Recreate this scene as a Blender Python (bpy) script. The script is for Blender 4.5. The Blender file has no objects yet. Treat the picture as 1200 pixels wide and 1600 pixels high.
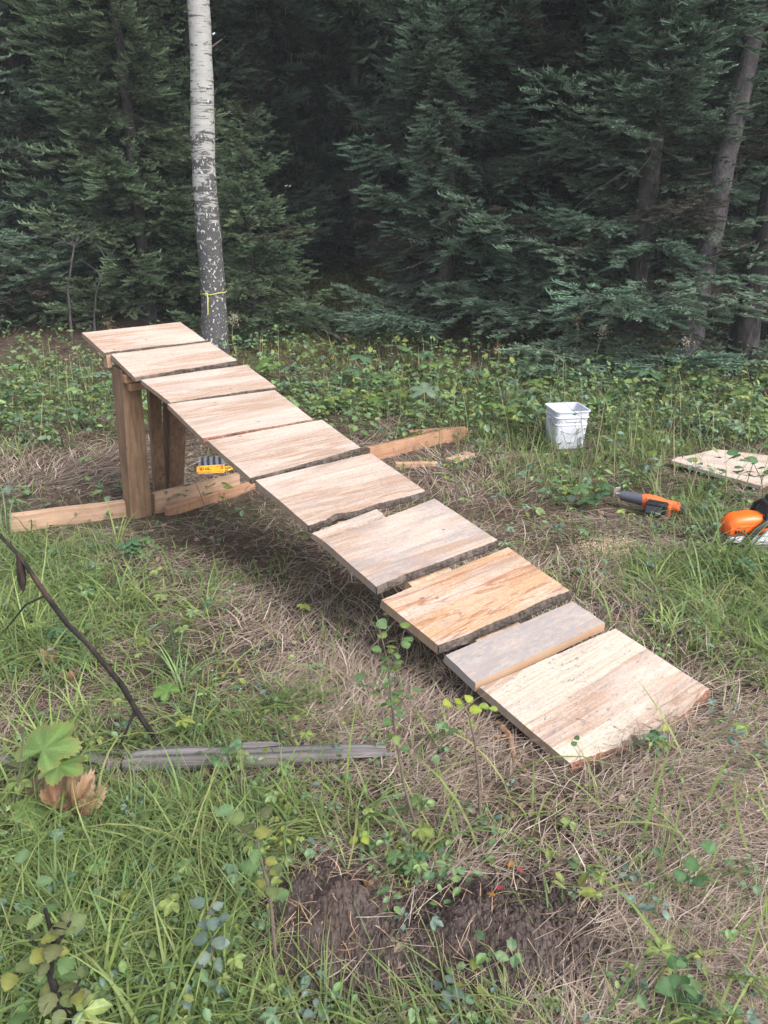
import bpy, math, random
import numpy as np
from mathutils import Vector, Matrix, noise as mnoise

R = math.radians
rng = np.random.default_rng(7)
random.seed(7)
scene = bpy.context.scene
COL = scene.collection

# ------------------------------------------------------------------ camera, sky, sun, exposure
CAM_H, PITCH, FPX = 1.5, R(22.5), 1155.0
cam_d = bpy.data.cameras.new('camera')
cam_d.sensor_fit = 'VERTICAL'
cam_d.sensor_height = 36.0
cam_d.lens = 36.0 * FPX / 1600.0
cam_d.clip_start = 0.05
cam_d.clip_end = 600
cam = bpy.data.objects.new('camera', cam_d)
COL.objects.link(cam)
cam.location = (0, 0, CAM_H)
cam.rotation_euler = (R(90) - PITCH, 0, 0)
scene.camera = cam

SUN_EL, SUN_AZ = R(46), R(136)
w = bpy.data.worlds.new('World')
scene.world = w
w.use_nodes = True
nt = w.node_tree
nt.nodes.clear()
sky = nt.nodes.new('ShaderNodeTexSky')
sky.sky_type = 'NISHITA'
sky.sun_disc = False
sky.sun_elevation = SUN_EL
sky.sun_rotation = SUN_AZ
sky.dust_density = 3.0
sky.air_density = 1.0
hs = nt.nodes.new('ShaderNodeHueSaturation')
hs.inputs['Saturation'].default_value = 0.42
bg = nt.nodes.new('ShaderNodeBackground')
bg.inputs['Strength'].default_value = 0.135
wo = nt.nodes.new('ShaderNodeOutputWorld')
nt.links.new(sky.outputs[0], hs.inputs['Color'])
nt.links.new(hs.outputs[0], bg.inputs['Color'])
nt.links.new(bg.outputs[0], wo.inputs['Surface'])

sun_d = bpy.data.lights.new('sun', 'SUN')
sun_d.energy = 1.5
sun_d.angle = R(28)
sun_d.color = (1.0, 0.985, 0.965)
sun = bpy.data.objects.new('sun', sun_d)
COL.objects.link(sun)
sd = Vector((math.sin(SUN_AZ) * math.cos(SUN_EL), math.cos(SUN_AZ) * math.cos(SUN_EL), math.sin(SUN_EL)))
sun.rotation_euler = sd.to_track_quat('Z', 'Y').to_euler()

scene.view_settings.view_transform = 'Standard'
scene.view_settings.look = 'None'
scene.view_settings.gamma = 1.0
scene.view_settings.use_curve_mapping = False
scene.view_settings.exposure = 1.52
scene.cycles.max_bounces = 6
scene.cycles.diffuse_bounces = 4
scene.cycles.transparent_max_bounces = 4

# ------------------------------------------------------------------ terrain height
_nd = [(rng.uniform(0, 6.28), rng.uniform(0, 6.28), rng.uniform(.7, 1.3)) for _ in range(24)]


def wav(x, y, freq, k):
    a, b, c = _nd[k % 24]
    d, e, g = _nd[(k + 7) % 24]
    return (np.sin(x * freq * c + a + 1.3 * np.sin(y * freq * .7 * g + d)) *
            np.sin(y * freq * g + b + 1.1 * np.sin(x * freq * .8 * c + e)))


MOUNDS = []     # x, y, rx, ry, h


def ground_z(x, y):
    x = np.asarray(x, float)
    y = np.asarray(y, float)
    z = np.interp(y, [-30, 0, 1.9, 4.4, 5.5, 8.6, 17, 26, 200],
                  [0.3, 0.02, 0.0, -0.33, -0.37, -0.38, 0.45, 0.9, 3.0])
    z = z + 0.03 * wav(x, y, 1.1, 0) + 0.016 * wav(x, y, 3.1, 1) + 0.007 * wav(x, y, 9, 2)
    z = z + np.where(y > 9, 0.12 * wav(x, y, .6, 4) * np.clip((y - 9) / 4, 0, 1), 0)
    for mx, my, rx, ry, h in MOUNDS:
        q = ((x - mx) / rx) ** 2 + ((y - my) / ry) ** 2
        z = z + h * np.exp(-q * 1.6) * (1 + .30 * wav(x, y, 24, 9) + .07 * wav(x, y, 60, 11))
    return z


_c, _s = math.cos(PITCH), math.sin(PITCH)


def ray(px, py):
    a = (px - 600) / FPX
    b = -(py - 800) / FPX
    return np.array([a, _c + b * _s, -_s + b * _c])


def G(px, py, dz=0.0):
    """point where the sight line through photo pixel px, py meets the ground (raised by dz)"""
    r = ray(px, py)
    t = .5
    st = .02
    while t < 60:
        p = r * t
        if CAM_H + p[2] < ground_z(p[0], p[1]) + dz:
            break
        t += st
    lo, hi = t - st, t
    for _ in range(20):
        m = (lo + hi) / 2
        p = r * m
        if CAM_H + p[2] < ground_z(p[0], p[1]) + dz:
            hi = m
        else:
            lo = m
    p = r * hi
    return Vector((p[0], p[1], CAM_H + p[2]))


def RP(px, py, Y):
    """point of the sight line at distance Y in front"""
    r = ray(px, py)
    t = Y / r[1]
    return Vector((r[0] * t, Y, CAM_H + r[2] * t))


m1 = G(520, 1450)
m2 = G(770, 1470)
MOUNDS += [(m1.x, m1.y, .16, .15, .085), (m2.x, m2.y, .21, .13, .07)]

# ------------------------------------------------------------------ tagging and mesh helpers


def tag(o, label=None, cat=None, group=None, kind=None):
    if label: o['label'] = label
    if cat: o['category'] = cat
    if group: o['group'] = group
    if kind: o['kind'] = kind
    return o


def empty(name, loc=(0, 0, 0), rz=0.0):
    o = bpy.data.objects.new(name, None)
    o.empty_display_size = .1
    COL.objects.link(o)
    o.location = loc
    o.rotation_euler = (0, 0, rz)
    return o


def obj(name, me, mat=None, parent=None):
    o = bpy.data.objects.new(name, me)
    COL.objects.link(o)
    if mat is not None and len(me.materials) == 0:
        me.materials.append(mat)
    if parent is not None:
        o.parent = parent
    return o


def tri_mesh(name, V, F, col=None, smooth=False):
    """fast mesh from numpy verts (n,3), tris (m,3) and per-vertex colour (n,3)"""
    me = bpy.data.meshes.new(name)
    n, m = len(V), len(F)
    me.vertices.add(n)
    me.vertices.foreach_set('co', np.ascontiguousarray(V, np.float32).ravel())
    me.loops.add(m * 3)
    me.loops.foreach_set('vertex_index', np.ascontiguousarray(F, np.int32).ravel())
    me.polygons.add(m)
    me.polygons.foreach_set('loop_start', np.arange(0, m * 3, 3, dtype=np.int32))
    try:
        me.polygons.foreach_set('loop_total', np.full(m, 3, np.int32))
    except Exception:
        pass
    me.polygons.foreach_set('use_smooth', np.full(m, smooth))
    if col is not None:
        a = me.color_attributes.new('col', 'FLOAT_COLOR', 'POINT')
        c4 = np.ones((n, 4), np.float32)
        c4[:, :3] = col
        a.data.foreach_set('color', c4.ravel())
    me.update(calc_edges=True)
    return me


class MB:
    """collects simple solids into one mesh"""
    def __init__(s): s.v = []; s.f = []

    def add(s, vs, fs):
        n = len(s.v)
        s.v += [tuple(v) for v in vs]
        s.f += [tuple(i + n for i in f) for f in fs]
        return s

    def box(s, cx, cy, cz, sx, sy, sz, M=None):
        vs = [Vector((cx + a * sx / 2, cy + b * sy / 2, cz + c * sz / 2)) for c in (-1, 1) for b in (-1, 1) for a in (-1, 1)]
        if M is not None: vs = [M @ v for v in vs]
        return s.add(vs, [(0, 2, 3, 1), (4, 5, 7, 6), (0, 1, 5, 4), (2, 6, 7, 3), (0, 4, 6, 2), (1, 3, 7, 5)])

    def tube(s, pts, rad, n=8, cap=True, squash=1.0, jit=0.0):
        pts = [Vector(p) for p in pts]
        if not hasattr(rad, '__len__'): rad = [rad] * len(pts)
        rings = []
        up = None
        for i, p in enumerate(pts):
            d = (pts[min(i + 1, len(pts) - 1)] - pts[max(i - 1, 0)]).normalized()
            if up is None:
                up = Vector((0, 0, 1)) if abs(d.z) < .9 else Vector((1, 0, 0))
            a = d.cross(up).normalized()
            b = a.cross(d).normalized()
            up = b
            ring = []
            for k in range(n):
                t = 2 * math.pi * k / n
                r = rad[i] * (1 + jit * (random.random() - .5) * 2)
                ring.append(p + a * math.cos(t) * r + b * math.sin(t) * r * squash)
            rings.append(ring)
        vs = [v for r_ in rings for v in r_]
        fs = []
        for i in range(len(pts) - 1):
            for k in range(n):
                fs.append((i * n + k, i * n + (k + 1) % n, (i + 1) * n + (k + 1) % n, (i + 1) * n + k))
        if cap:
            fs.append(tuple(range(n))[::-1])
            fs.append(tuple((len(pts) - 1) * n + k for k in range(n)))
        return s.add(vs, fs)

    def loft(s, rings, cap=True):
        n = len(rings[0])
        vs = [v for r_ in rings for v in r_]
        fs = []
        for i in range(len(rings) - 1):
            for k in range(n):
                fs.append((i * n + k, i * n + (k + 1) % n, (i + 1) * n + (k + 1) % n, (i + 1) * n + k))
        if cap:
            fs.append(tuple(range(n))[::-1])
            fs.append(tuple((len(rings) - 1) * n + k for k in range(n)))
        return s.add(vs, fs)

    def mesh(s, name, smooth=False, bevel=0.0):
        me = bpy.data.meshes.new(name)
        me.from_pydata(s.v, [], s.f)
        me.validate()
        import bmesh
        bm = bmesh.new()
        bm.from_mesh(me)
        bmesh.ops.recalc_face_normals(bm, faces=bm.faces)
        if bevel:
            es = [e for e in bm.edges if len(e.link_faces) == 2 and e.calc_face_angle(0) > .6]
            bmesh.ops.bevel(bm, geom=es, offset=bevel, segments=2, profile=.5, affect='EDGES', clamp_overlap=True)
        bm.to_mesh(me)
        bm.free()
        for p in me.polygons: p.use_smooth = smooth
        if smooth: me.set_sharp_from_angle(angle=R(38))
        return me

    def build(s, name, mat, parent=None, smooth=False, bevel=0.0):
        return obj(name, s.mesh(name, smooth, bevel), mat, parent)


# ------------------------------------------------------------------ materials
class NT:
    def __init__(s, name):
        s.m = bpy.data.materials.new(name)
        s.m.use_nodes = True
        s.t = s.m.node_tree
        s.t.nodes.clear()
        s.out = s.t.nodes.new('ShaderNodeOutputMaterial')
        s.b = s.t.nodes.new('ShaderNodeBsdfPrincipled')
        s.t.links.new(s.b.outputs[0], s.out.inputs[0])

    def n(s, typ, **kw):
        nd = s.t.nodes.new(typ)
        for k, v in kw.items():
            if k in nd.inputs: nd.inputs[k].default_value = v
            else: setattr(nd, k, v)
        return nd

    def l(s, a, b): s.t.links.new(a, b)

    def coord(s, scale=(1, 1, 1), loc=(0, 0, 0), rot=(0, 0, 0), which='Object'):
        tc = s.n('ShaderNodeTexCoord')
        mp = s.n('ShaderNodeMapping')
        mp.inputs['Scale'].default_value = scale
        mp.inputs['Location'].default_value = loc
        mp.inputs['Rotation'].default_value = rot
        s.l(tc.outputs[which], mp.inputs[0])
        return mp.outputs[0]

    def noise(s, vec, scale=5, detail=4, rough=.55, dist=0):
        nd = s.n('ShaderNodeTexNoise', Scale=scale, Detail=detail, Roughness=rough, Distortion=dist)
        s.l(vec, nd.inputs['Vector'])
        return nd.outputs['Fac']

    def ramp(s, fac, stops):
        nd = s.n('ShaderNodeValToRGB')
        el = nd.color_ramp.elements
        while len(el) < len(stops): el.new(.5)
        for e, (p, c) in zip(el, stops):
            e.position = p
            e.color = (c[0], c[1], c[2], 1) if hasattr(c, '__len__') else (c, c, c, 1)
        s.l(fac, nd.inputs[0])
        return nd.outputs[0]

    def mix(s, fac, a, b, blend='MIX'):
        nd = s.n('ShaderNodeMix', data_type='RGBA', blend_type=blend)
        if hasattr(fac, 'is_linked') or hasattr(fac, 'links'): s.l(fac, nd.inputs[0])
        else: nd.inputs[0].default_value = fac
        for sock, v in ((nd.inputs[6], a), (nd.inputs[7], b)):
            if hasattr(v, '__len__') and not hasattr(v, 'links'): sock.default_value = (v[0], v[1], v[2], 1)
            else: s.l(v, sock)
        return nd.outputs[2]

    def bump(s, h, strength=.3, dist=.01):
        nd = s.n('ShaderNodeBump', Strength=strength, Distance=dist)
        s.l(h, nd.inputs['Height'])
        s.l(nd.outputs[0], s.b.inputs['Normal'])
        return nd

    def base(s, c):
        if hasattr(c, 'links'): s.l(c, s.b.inputs['Base Color'])
        else: s.b.inputs['Base Color'].default_value = (*c, 1)

    def rough(s, v, spec=.3):
        s.b.inputs['Roughness'].default_value = v
        s.b.inputs['Specular IOR Level'].default_value = spec


def plain(name, c, rough=.6, spec=.3, metal=0, var=.25, scale=30, bump=.15):
    t = NT(name)
    v = t.coord()
    f = t.noise(v, scale, 5, .6)
    t.base(t.mix(f, [x * (1 - var) for x in c], [min(1, x * (1 + var)) for x in c]))
    t.rough(rough, spec)
    t.b.inputs['Metallic'].default_value = metal
    if bump: t.bump(f, bump, .003)
    return t.m


def veg(name, trans=.35, rough=.6, spec=.15, mottling=.25, scale=60):
    """colour from the piece's own 'col' attribute, with some light passing through"""
    t = NT(name)
    at = t.n('ShaderNodeAttribute', attribute_name='col')
    c = at.outputs['Color']
    if mottling:
        f = t.noise(t.coord(), scale, 2, .5)
        k = t.ramp(f, [(.3, 1 - mottling), (.7, 1 + mottling * .5)])
        c = t.mix(1.0, c, k, 'MULTIPLY')
    t.base(c)
    t.rough(rough, spec)
    if trans:
        tr = t.n('ShaderNodeBsdfTranslucent')
        t.l(c, tr.inputs[0])
        mx = t.n('ShaderNodeMixShader')
        mx.inputs[0].default_value = trans
        t.l(t.b.outputs[0], mx.inputs[1])
        t.l(tr.outputs[0], mx.inputs[2])
        t.l(mx.outputs[0], t.out.inputs[0])
    return t.m


M = {}
M['grass'] = veg('grass_blade', .42, .55, .2, .15, 40)
M['straw'] = veg('dry_straw', .15, .7, .15, .2, 60)
M['leaf'] = veg('herb_leaf', .3, .5, .3, .38, 55)
M['needle'] = veg('spruce_needles', .28, .6, .2, .0)
M['twig'] = plain('twig_bark', (.13, .10, .085), .85, .1, var=.4, scale=60)
M['deadtwig'] = plain('dead_twig_bark', (.11, .095, .085), .9, .1, var=.5, scale=25)
M['lichen'] = plain('grey_lichen', (.36, .38, .33), .9, .1, var=.3, scale=80)


def plank_mat(name, seed, cream=(.375, .30, .25), tan=(.275, .18, .128), tanamt=.5, grey=.25, orange=0.0, speck=0.0, wash=0.0, fresh=False):
    """rough sawn spruce or pine: streaks along the local X axis, saw marks across, blue-grey stains"""
    t = NT(name)
    L = (seed * 3.7, seed * 1.9, seed * .77)
    # wide bands of heartwood
    wv = t.coord((.55, 5.2, 1), L)
    wob = t.noise(t.coord((1.2, 2.0, 1), L), 1.6, 2, .5)
    f1 = t.noise(wv, 1.7, 3, .45, .3)
    band = t.ramp(f1, [(.50 - .05 * tanamt, 0), (.52 - .05 * tanamt, .8), (.56, .6), (.585, .15), (.61, 1.0), (.64, .85), (.655, .2), (.75, .5)])
    fine = t.noise(t.coord((2.0, 85, 8), L), 1.6, 4, .6, .3)
    c = t.mix(band, cream, tan)
    c = t.mix(t.ramp(fine, [(.42, .0), (.66, .42)]), c, [x * .75 for x in tan])
    # pale sawdust fuzz
    fz = t.noise(t.coord((1.7, 20, 6), L), 2.4, 6, .66, .3)
    c = t.mix(t.ramp(fz, [(.48, 0), (.66, .5)]), c, (.45, .385, .34))
    fy = t.noise(t.coord((.5, 2.2, 1), (seed, 4, 2)), 2.0, 3, .5)
    c = t.mix(t.ramp(fy, [(.5, 0), (.62, .55)]), c, (.43, .365, .32))
    if orange:
        fo = t.noise(t.coord((1.1, 6, 1), L), 1.5, 4, .55, .8)
        c = t.mix(t.ramp(fo, [(.44, 0), (.5, orange), (.60, orange * .5), (.72, 0)]), c, (.36, .21, .10))
        fr = t.noise(t.coord((.7, 4.5, 1), (seed, 2, 1)), 1.5, 3, .55, .9)
        c = t.mix(t.ramp(fr, [(.48, 0), (.505, .8), (.52, .1), (.6, 0)]), c, (.20, .075, .045))
        fb = t.noise(t.coord((14, 34, 6), L), 2.0, 4, .6, .3)
        c = t.mix(t.ramp(fb, [(.56, 0), (.63, .4)]), c, (.30, .17, .10))
    # fuzzy torn grain: small dark and light dots
    ff = t.noise(t.coord((30, 75, 20), L), 2.2, 3, .7)
    c = t.mix(t.ramp(ff, [(.54, 0), (.66, .42)]), c, [x * .5 for x in tan])
    c = t.mix(t.ramp(ff, [(.30, .4), (.42, 0)]), c, (.52, .47, .43))
    # end grain soaks up light
    tcn = t.n('ShaderNodeTexCoord')
    sx = t.n('ShaderNodeSeparateXYZ')
    t.l(tcn.outputs['Normal'], sx.inputs[0])
    ab = t.n('ShaderNodeMath', operation='ABSOLUTE')
    t.l(sx.outputs[0], ab.inputs[0])
    c = t.mix(t.ramp(ab.outputs[0], [(.7, 0), (.8, .7)]), c, (.20, .145, .10))
    # blue grey stain
    fg = t.noise(t.coord((1.1, 4.5, 1), (seed * 1.3, seed, 0)), 2.3, 5, .6, .4)
    g = t.ramp(fg, [(.56 - .25 * grey, 0), (.70 - .22 * grey, min(1, .35 + grey))])
    sp = t.noise(t.coord((14, 34, 8), L), 2.2, 5, .7)
    g2 = t.mix(1.0, g, t.ramp(sp, [(.35, .25), (.6, 1.0)]), 'MULTIPLY')
    c = t.mix(g2, c, (.21, .19, .19))
    if speck:
        # dark scuffs and ink-like specks, clustered
        s1 = t.noise(t.coord((15, 38, 8), L), 2.0, 4, .68)
        cl = t.noise(t.coord((2.4, 3.2, 1), (seed * 2, 1, 0)), 1.5, 2, .5)
        k = t.mix(1.0, t.ramp(s1, [(.58, 0), (.63, 1)]), t.ramp(cl, [(.44, 0), (.56, speck)]), 'MULTIPLY')
        c = t.mix(k, c, (.16, .15, .16))
    # tiny knots, nail-sized marks
    vo = t.n('ShaderNodeTexVoronoi', Scale=1.0)
    t.l(t.coord((5, 11, 1), L), vo.inputs['Vector'])
    c = t.mix(t.ramp(vo.outputs['Distance'], [(.035, .75), (.07, 0)]), c, (.10, .06, .045))
    if wash: c = t.mix(wash, c, (.27, .24, .225))
    if fresh:
        neg = t.n('ShaderNodeMath', operation='MULTIPLY'); neg.inputs[1].default_value = -1
        t.l(sx.outputs[1], neg.inputs[0])
        c = t.mix(t.ramp(neg.outputs[0], [(.6, 0), (.7, .85)]), c, (.36, .225, .135))
    t.base(c)
    t.rough(.78, .18)
    saw = t.n('ShaderNodeTexWave', Scale=14, Distortion=6, Detail=3)
    saw.bands_direction = 'X'
    t.l(t.coord((1, .15, 1), L), saw.inputs['Vector'])
    h = t.mix(.3, fine, saw.outputs['Color'])
    h = t.mix(.4, h, fz)
    h = t.mix(.3, h, ff)
    t.bump(h, .55, .003)
    return t.m


def timber_mat(name, seed, base, dark, axis='Z'):
    t = NT(name)
    sc = {'Z': (45, 45, 1.6), 'X': (1.6, 45, 45)}[axis]
    v = t.coord(sc, (seed, seed * 2, seed))
    f = t.noise(v, 1.0, 5, .6, .4)
    blot = t.noise(t.coord((3, 3, 2), (seed, 0, 3)), 2.0, 4, .6)
    c = t.mix(t.ramp(f, [(.35, 0), (.65, 1)]), base, dark)
    c = t.mix(t.ramp(blot, [(.45, 0), (.7, .55)]), c, [x * .6 for x in dark])
    vo = t.n('ShaderNodeTexVoronoi', Scale=1.0)
    t.l(t.coord((9, 9, 5), (seed, 1, 4)), vo.inputs['Vector'])
    c = t.mix(t.ramp(vo.outputs['Distance'], [(.06, .8), (.12, 0)]), c, (.09, .045, .03))
    t.base(c)
    t.rough(.8, .15)
    t.bump(f, .5, .004)
    return t.m


def bark_mat(name, a, b, c3, scale=40, dist=.01, sc=(1, 1, .35), strength=.8):
    t = NT(name)
    v = t.coord(sc)
    f = t.noise(v, scale, 6, .65, .6)
    f2 = t.noise(v, scale * .23, 4, .6)
    c = t.mix(t.ramp(f, [(.35, 0), (.62, 1)]), a, b)
    c = t.mix(t.ramp(f2, [(.5, 0), (.68, .8)]), c, c3)
    t.base(c)
    t.rough(.9, .1)
    t.bump(f, strength, dist)
    return t.m


M['bark_edge'] = bark_mat('plank_bark', (.035, .028, .025), (.10, .08, .07), (.16, .13, .11), 60, .012)
M['bark_red'] = bark_mat('inner_bark', (.12, .05, .035), (.26, .14, .10), (.06, .04, .035), 70, .008)
M['bark_spruce'] = bark_mat('spruce_bark', (.032, .028, .027), (.07, .062, .06), (.12, .12, .105), 28, .03, (1, 1, .4))
M['bark_pale'] = bark_mat('pale_spruce_bark', (.05, .045, .048), (.105, .093, .098), (.15, .145, .14), 30, .025, (1, 1, .55))
M['bark_palegrey'] = bark_mat('slim_grey_bark', (.20, .19, .19), (.36, .34, .34), (.42, .41, .40), 28, .02)  # paler grey bark for one slim trunk in the gap
M['bark_dark'] = bark_mat('charred_bark', (.012, .011, .012), (.035, .03, .03), (.06, .055, .055), 24, .03, (1, 1, .3))
M['char'] = bark_mat('charred_twig', (.012, .010, .010), (.03, .026, .024), (.09, .06, .045), 50, .003, (1, 1, .4))


def log_mat():
    t = NT('weathered_grey_wood')
    v = t.coord((1.2, 40, 40))
    f = t.noise(v, 1.2, 6, .65, .3)
    f2 = t.noise(t.coord((2, 9, 9)), 1.6, 4, .6)
    c = t.mix(t.ramp(f, [(.33, 0), (.66, 1)]), (.06, .053, .053), (.21, .195, .195))
    c = t.mix(t.ramp(f2, [(.5, 0), (.75, .7)]), c, (.13, .10, .08))
    c = t.mix(t.ramp(f, [(.33, .95), (.40, 0)]), c, (.03, .026, .025))
    t.base(c); t.rough(.85, .15)
    t.bump(f, .8, .006)
    return t.m


M['log'] = log_mat()


def birch_mat():
    t = NT('birch_bark')
    v = t.coord()
    sep = t.n('ShaderNodeSeparateXYZ')
    t.l(v, sep.inputs[0])
    lent = t.noise(t.coord((5.5, 5.5, 48)), 1.0, 4, .65, .3)         # thin dashes running round the trunk
    patch = t.noise(t.coord((5, 5, 16)), 1.0, 6, .68, .5)       # black rough patches
    big = t.noise(t.coord((1.5, 1.5, 1.6)), 1.0, 2, .5)
    fleck = t.noise(t.coord((26, 26, 20)), 1.3, 4, .6)
    # fraction of rough dark bark grows towards the ground
    hz = t.n('ShaderNodeMapRange')
    hz.inputs['From Min'].default_value = 0.3
    hz.inputs['From Max'].default_value = 3.1
    hz.inputs['To Min'].default_value = .34
    hz.inputs['To Max'].default_value = -.09
    t.l(sep.outputs['Z'], hz.inputs['Value'])
    ad = t.n('ShaderNodeMath', operation='ADD')
    t.l(patch, ad.inputs[0]); t.l(hz.outputs[0], ad.inputs[1])
    ad2 = t.n('ShaderNodeMath', operation='ADD')
    bs = t.n('ShaderNodeMath', operation='MULTIPLY'); bs.inputs[1].default_value = .35
    t.l(big, bs.inputs[0])
    t.l(ad.outputs[0], ad2.inputs[0]); t.l(bs.outputs[0], ad2.inputs[1])
    white = t.mix(t.noise(t.coord((3, 3, 9)), 2, 4, .6), (.22, .215, .205), (.37, .365, .35))
    c = t.mix(t.ramp(lent, [(.56, 0), (.60, .9)]), white, (.07, .06, .055))
    rough = t.mix(t.ramp(fleck, [(.57, 0), (.64, 1)]), (.06, .057, .06), (.42, .42, .40))
    rough = t.mix(t.ramp(fleck, [(.3, .8), (.42, 0)]), rough, (.12, .14, .10))
    c = t.mix(t.ramp(ad2.outputs[0], [(.70, 0), (.76, 1)]), c, rough)
    t.base(c); t.rough(.75, .2)
    h = t.mix(.5, patch, fleck)
    t.bump(h, .7, .02)
    return t.m


M['birch'] = birch_mat()


def ground_mat():
    t = NT('soil_and_litter')
    v = t.coord()
    f = t.noise(v, 9, 8, .68)
    f2 = t.noise(v, 55, 6, .7)
    f3 = t.noise(v, .9, 3, .5)
    c = t.mix(t.ramp(f, [(.35, 0), (.65, 1)]), (.035, .024, .02), (.10, .072, .055))
    c = t.mix(t.ramp(f2, [(.45, 0), (.72, .8)]), c, (.17, .125, .095))
    c = t.mix(t.ramp(f3, [(.5, 0), (.68, .5)]), c, (.06, .075, .03))
    t.base(c); t.rough(.95, .05)
    h = t.mix(.5, f, f2)
    t.bump(h, 1.0, .03)
    return t.m


M['ground'] = ground_mat()


def soil_mat():
    t = NT('dug_soil')
    v = t.coord()
    f = t.noise(v, 45, 8, .72)
    f2 = t.noise(v, 14, 4, .6)
    c = t.mix(t.ramp(f, [(.35, 0), (.68, 1)]), (.036, .028, .027), (.165, .128, .115))
    c = t.mix(t.ramp(f2, [(.45, 0), (.65, .5)]), c, (.085, .06, .05))
    t.base(c); t.rough(.95, .05)
    t.bump(f, 1.0, .015)
    return t.m


M['soil'] = soil_mat()
M['bucket'] = plain('white_bucket_plastic', (.50, .515, .58), .4, .4, var=.05, scale=8, bump=.02)
M['wire'] = plain('handle_wire', (.25, .25, .26), .4, .5, 1)
M['orange'] = plain('orange_plastic', (.80, .13, .015), .38, .5, var=.06, scale=15, bump=.03)
M['orange2'] = plain('scuffed_orange_plastic', (.72, .13, .035), .5, .4, var=.15, scale=25, bump=.05)
M['black'] = plain('black_plastic', (.018, .018, .021), .45, .4, var=.3, scale=30, bump=.05)
M['slate'] = plain('slate_rubber', (.075, .08, .10), .6, .3, var=.15, scale=30, bump=.05)
M['paleshell'] = plain('pale_grey_plastic', (.50, .50, .53), .4, .4, var=.06, scale=12, bump=.02)
M['metal'] = plain('worn_metal', (.55, .53, .50), .35, .5, 1, var=.2)
M['yellow'] = plain('yellow_plastic', (.80, .38, .015), .4, .4, var=.08, scale=15, bump=.03)
M['tape'] = plain('yellow_tape', (.42, .42, .12), .4, .4, var=.1, bump=0)
M['clear'] = plain('smoky_lid_plastic', (.11, .115, .14), .25, .5, var=.15, scale=40, bump=.03)
M['sawdust'] = plain('sawdust', (.66, .50, .34), .9, .1, var=.3, scale=90, bump=.6)
M['root'] = bark_mat('root_bark', (.16, .09, .055), (.33, .20, .13), (.10, .07, .05), 60, .004)

# ------------------------------------------------------------------ ground sheet
def axis(fine_lo, fine_hi, step, lo, hi, grow=1.22):
    a = list(np.arange(fine_lo, fine_hi + 1e-6, step))
    d, x = step, fine_hi
    while x < hi:
        d *= grow; x += d; a.append(x)
    d, x = step, fine_lo
    while x > lo:
        d *= grow; x -= d; a.insert(0, x)
    return np.array(a)


gx = axis(-2.4, 2.6, .035, -60, 60)
gy = axis(.7, 6.5, .035, -25, 85, 1.12)
GX, GY = np.meshgrid(gx, gy)
nx, ny = len(gx), len(gy)
GZ = ground_z(GX, GY)
idx = np.arange(nx * ny).reshape(ny, nx)
q = [idx[:-1, :-1].ravel(), idx[:-1, 1:].ravel(), idx[1:, 1:].ravel(), idx[1:, :-1].ravel()]
F = np.concatenate([np.stack([q[0], q[1], q[2]], 1), np.stack([q[0], q[2], q[3]], 1)])
g = obj('ground', tri_mesh('ground', np.stack([GX.ravel(), GY.ravel(), GZ.ravel()], 1), F, smooth=True), M['ground'])
tag(g, kind='structure')

# ------------------------------------------------------------------ the plank ramp
TH = R(38.01)
U = Vector((math.cos(TH), math.sin(TH), 0))
V = Vector((-math.sin(TH), math.cos(TH), 0))
S0, W0 = 1.0, 1.74


def Zs(s): return 0.01267729 * s ** 3 - 0.0969487 * s ** 2 + 0.41348093 * s - 0.30148415 + .004


def SW(p):
    p = Vector(p)
    return p.dot(V), p.dot(U)


def W3(s, wd, z): return V * s + U * wd + Vector((0, 0, z))


rloc = V * S0 + U * W0
ramp = empty('plank_ramp', (rloc.x, rloc.y, 0), TH)
tag(ramp, 'raw sawn wooden ramp of ten wide planks rising on timber posts over the clearing', 'ramp')


def rl(s, wd, z): return Vector((wd - W0, s - S0, z))      # ramp-local


PL = [  # corners (s, w): far-left, far-right, near-right, near-left
    [(4.64, 1.34), (4.66, 1.97), (4.39, 2.01), (4.38, 1.37)], [(4.35, 1.40), (4.36, 2.02), (4.08, 2.06), (4.04, 1.41)],
    [(4.00, 1.43), (4.01, 2.08), (3.68, 2.09), (3.70, 1.46)], [(3.68, 1.44), (3.64, 2.06), (3.24, 2.05), (3.26, 1.43)],
    [(3.23, 1.44), (3.21, 2.09), (2.85, 2.08), (2.81, 1.44)], [(2.78, 1.45), (2.78, 2.09), (2.36, 2.08), (2.36, 1.45)],
    [(2.23, 1.44), (2.28, 2.07), (1.90, 2.08), (1.89, 1.44)], [(1.82, 1.41), (1.84, 2.08), (1.52, 2.08), (1.54, 1.43)],
    [(1.49, 1.42), (1.47, 2.04), (1.33, 2.05), (1.35, 1.42)], [(1.33, 1.42), (1.29, 2.06), (0.94, 2.11), (0.99, 1.45)]]
PM = [dict(tanamt=.5, grey=.0), dict(tanamt=.8, grey=.0), dict(tanamt=.7, grey=.1), dict(tanamt=.7, grey=.05),
      dict(tanamt=.6, grey=.08), dict(tanamt=.7, grey=.05), dict(tanamt=.6, grey=.45),
      dict(tanamt=1.0, grey=.22, orange=.7, cream=(.40, .29, .205), tan=(.29, .165, .09)),
      dict(tanamt=.4, grey=1.0, wash=.3, speck=.6, fresh=True), dict(tanamt=.5, grey=.18, speck=1.0, cream=(.40, .335, .275))]
PLAB = ['highest plank, at the lip of the ramp', 'plank with a knot on its lower bark edge', None, 'plank with a reddish bark edge', None, None,
        'plank with a grey stained band', 'orange figured plank with a thick dark bark edge', 'narrow weathered grey plank',
        'widest pale plank with dark specks, lowest of the ramp']
THK = [.028, .026, .026, .028, .028, .028, .032, .036, .032, .030]
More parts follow.
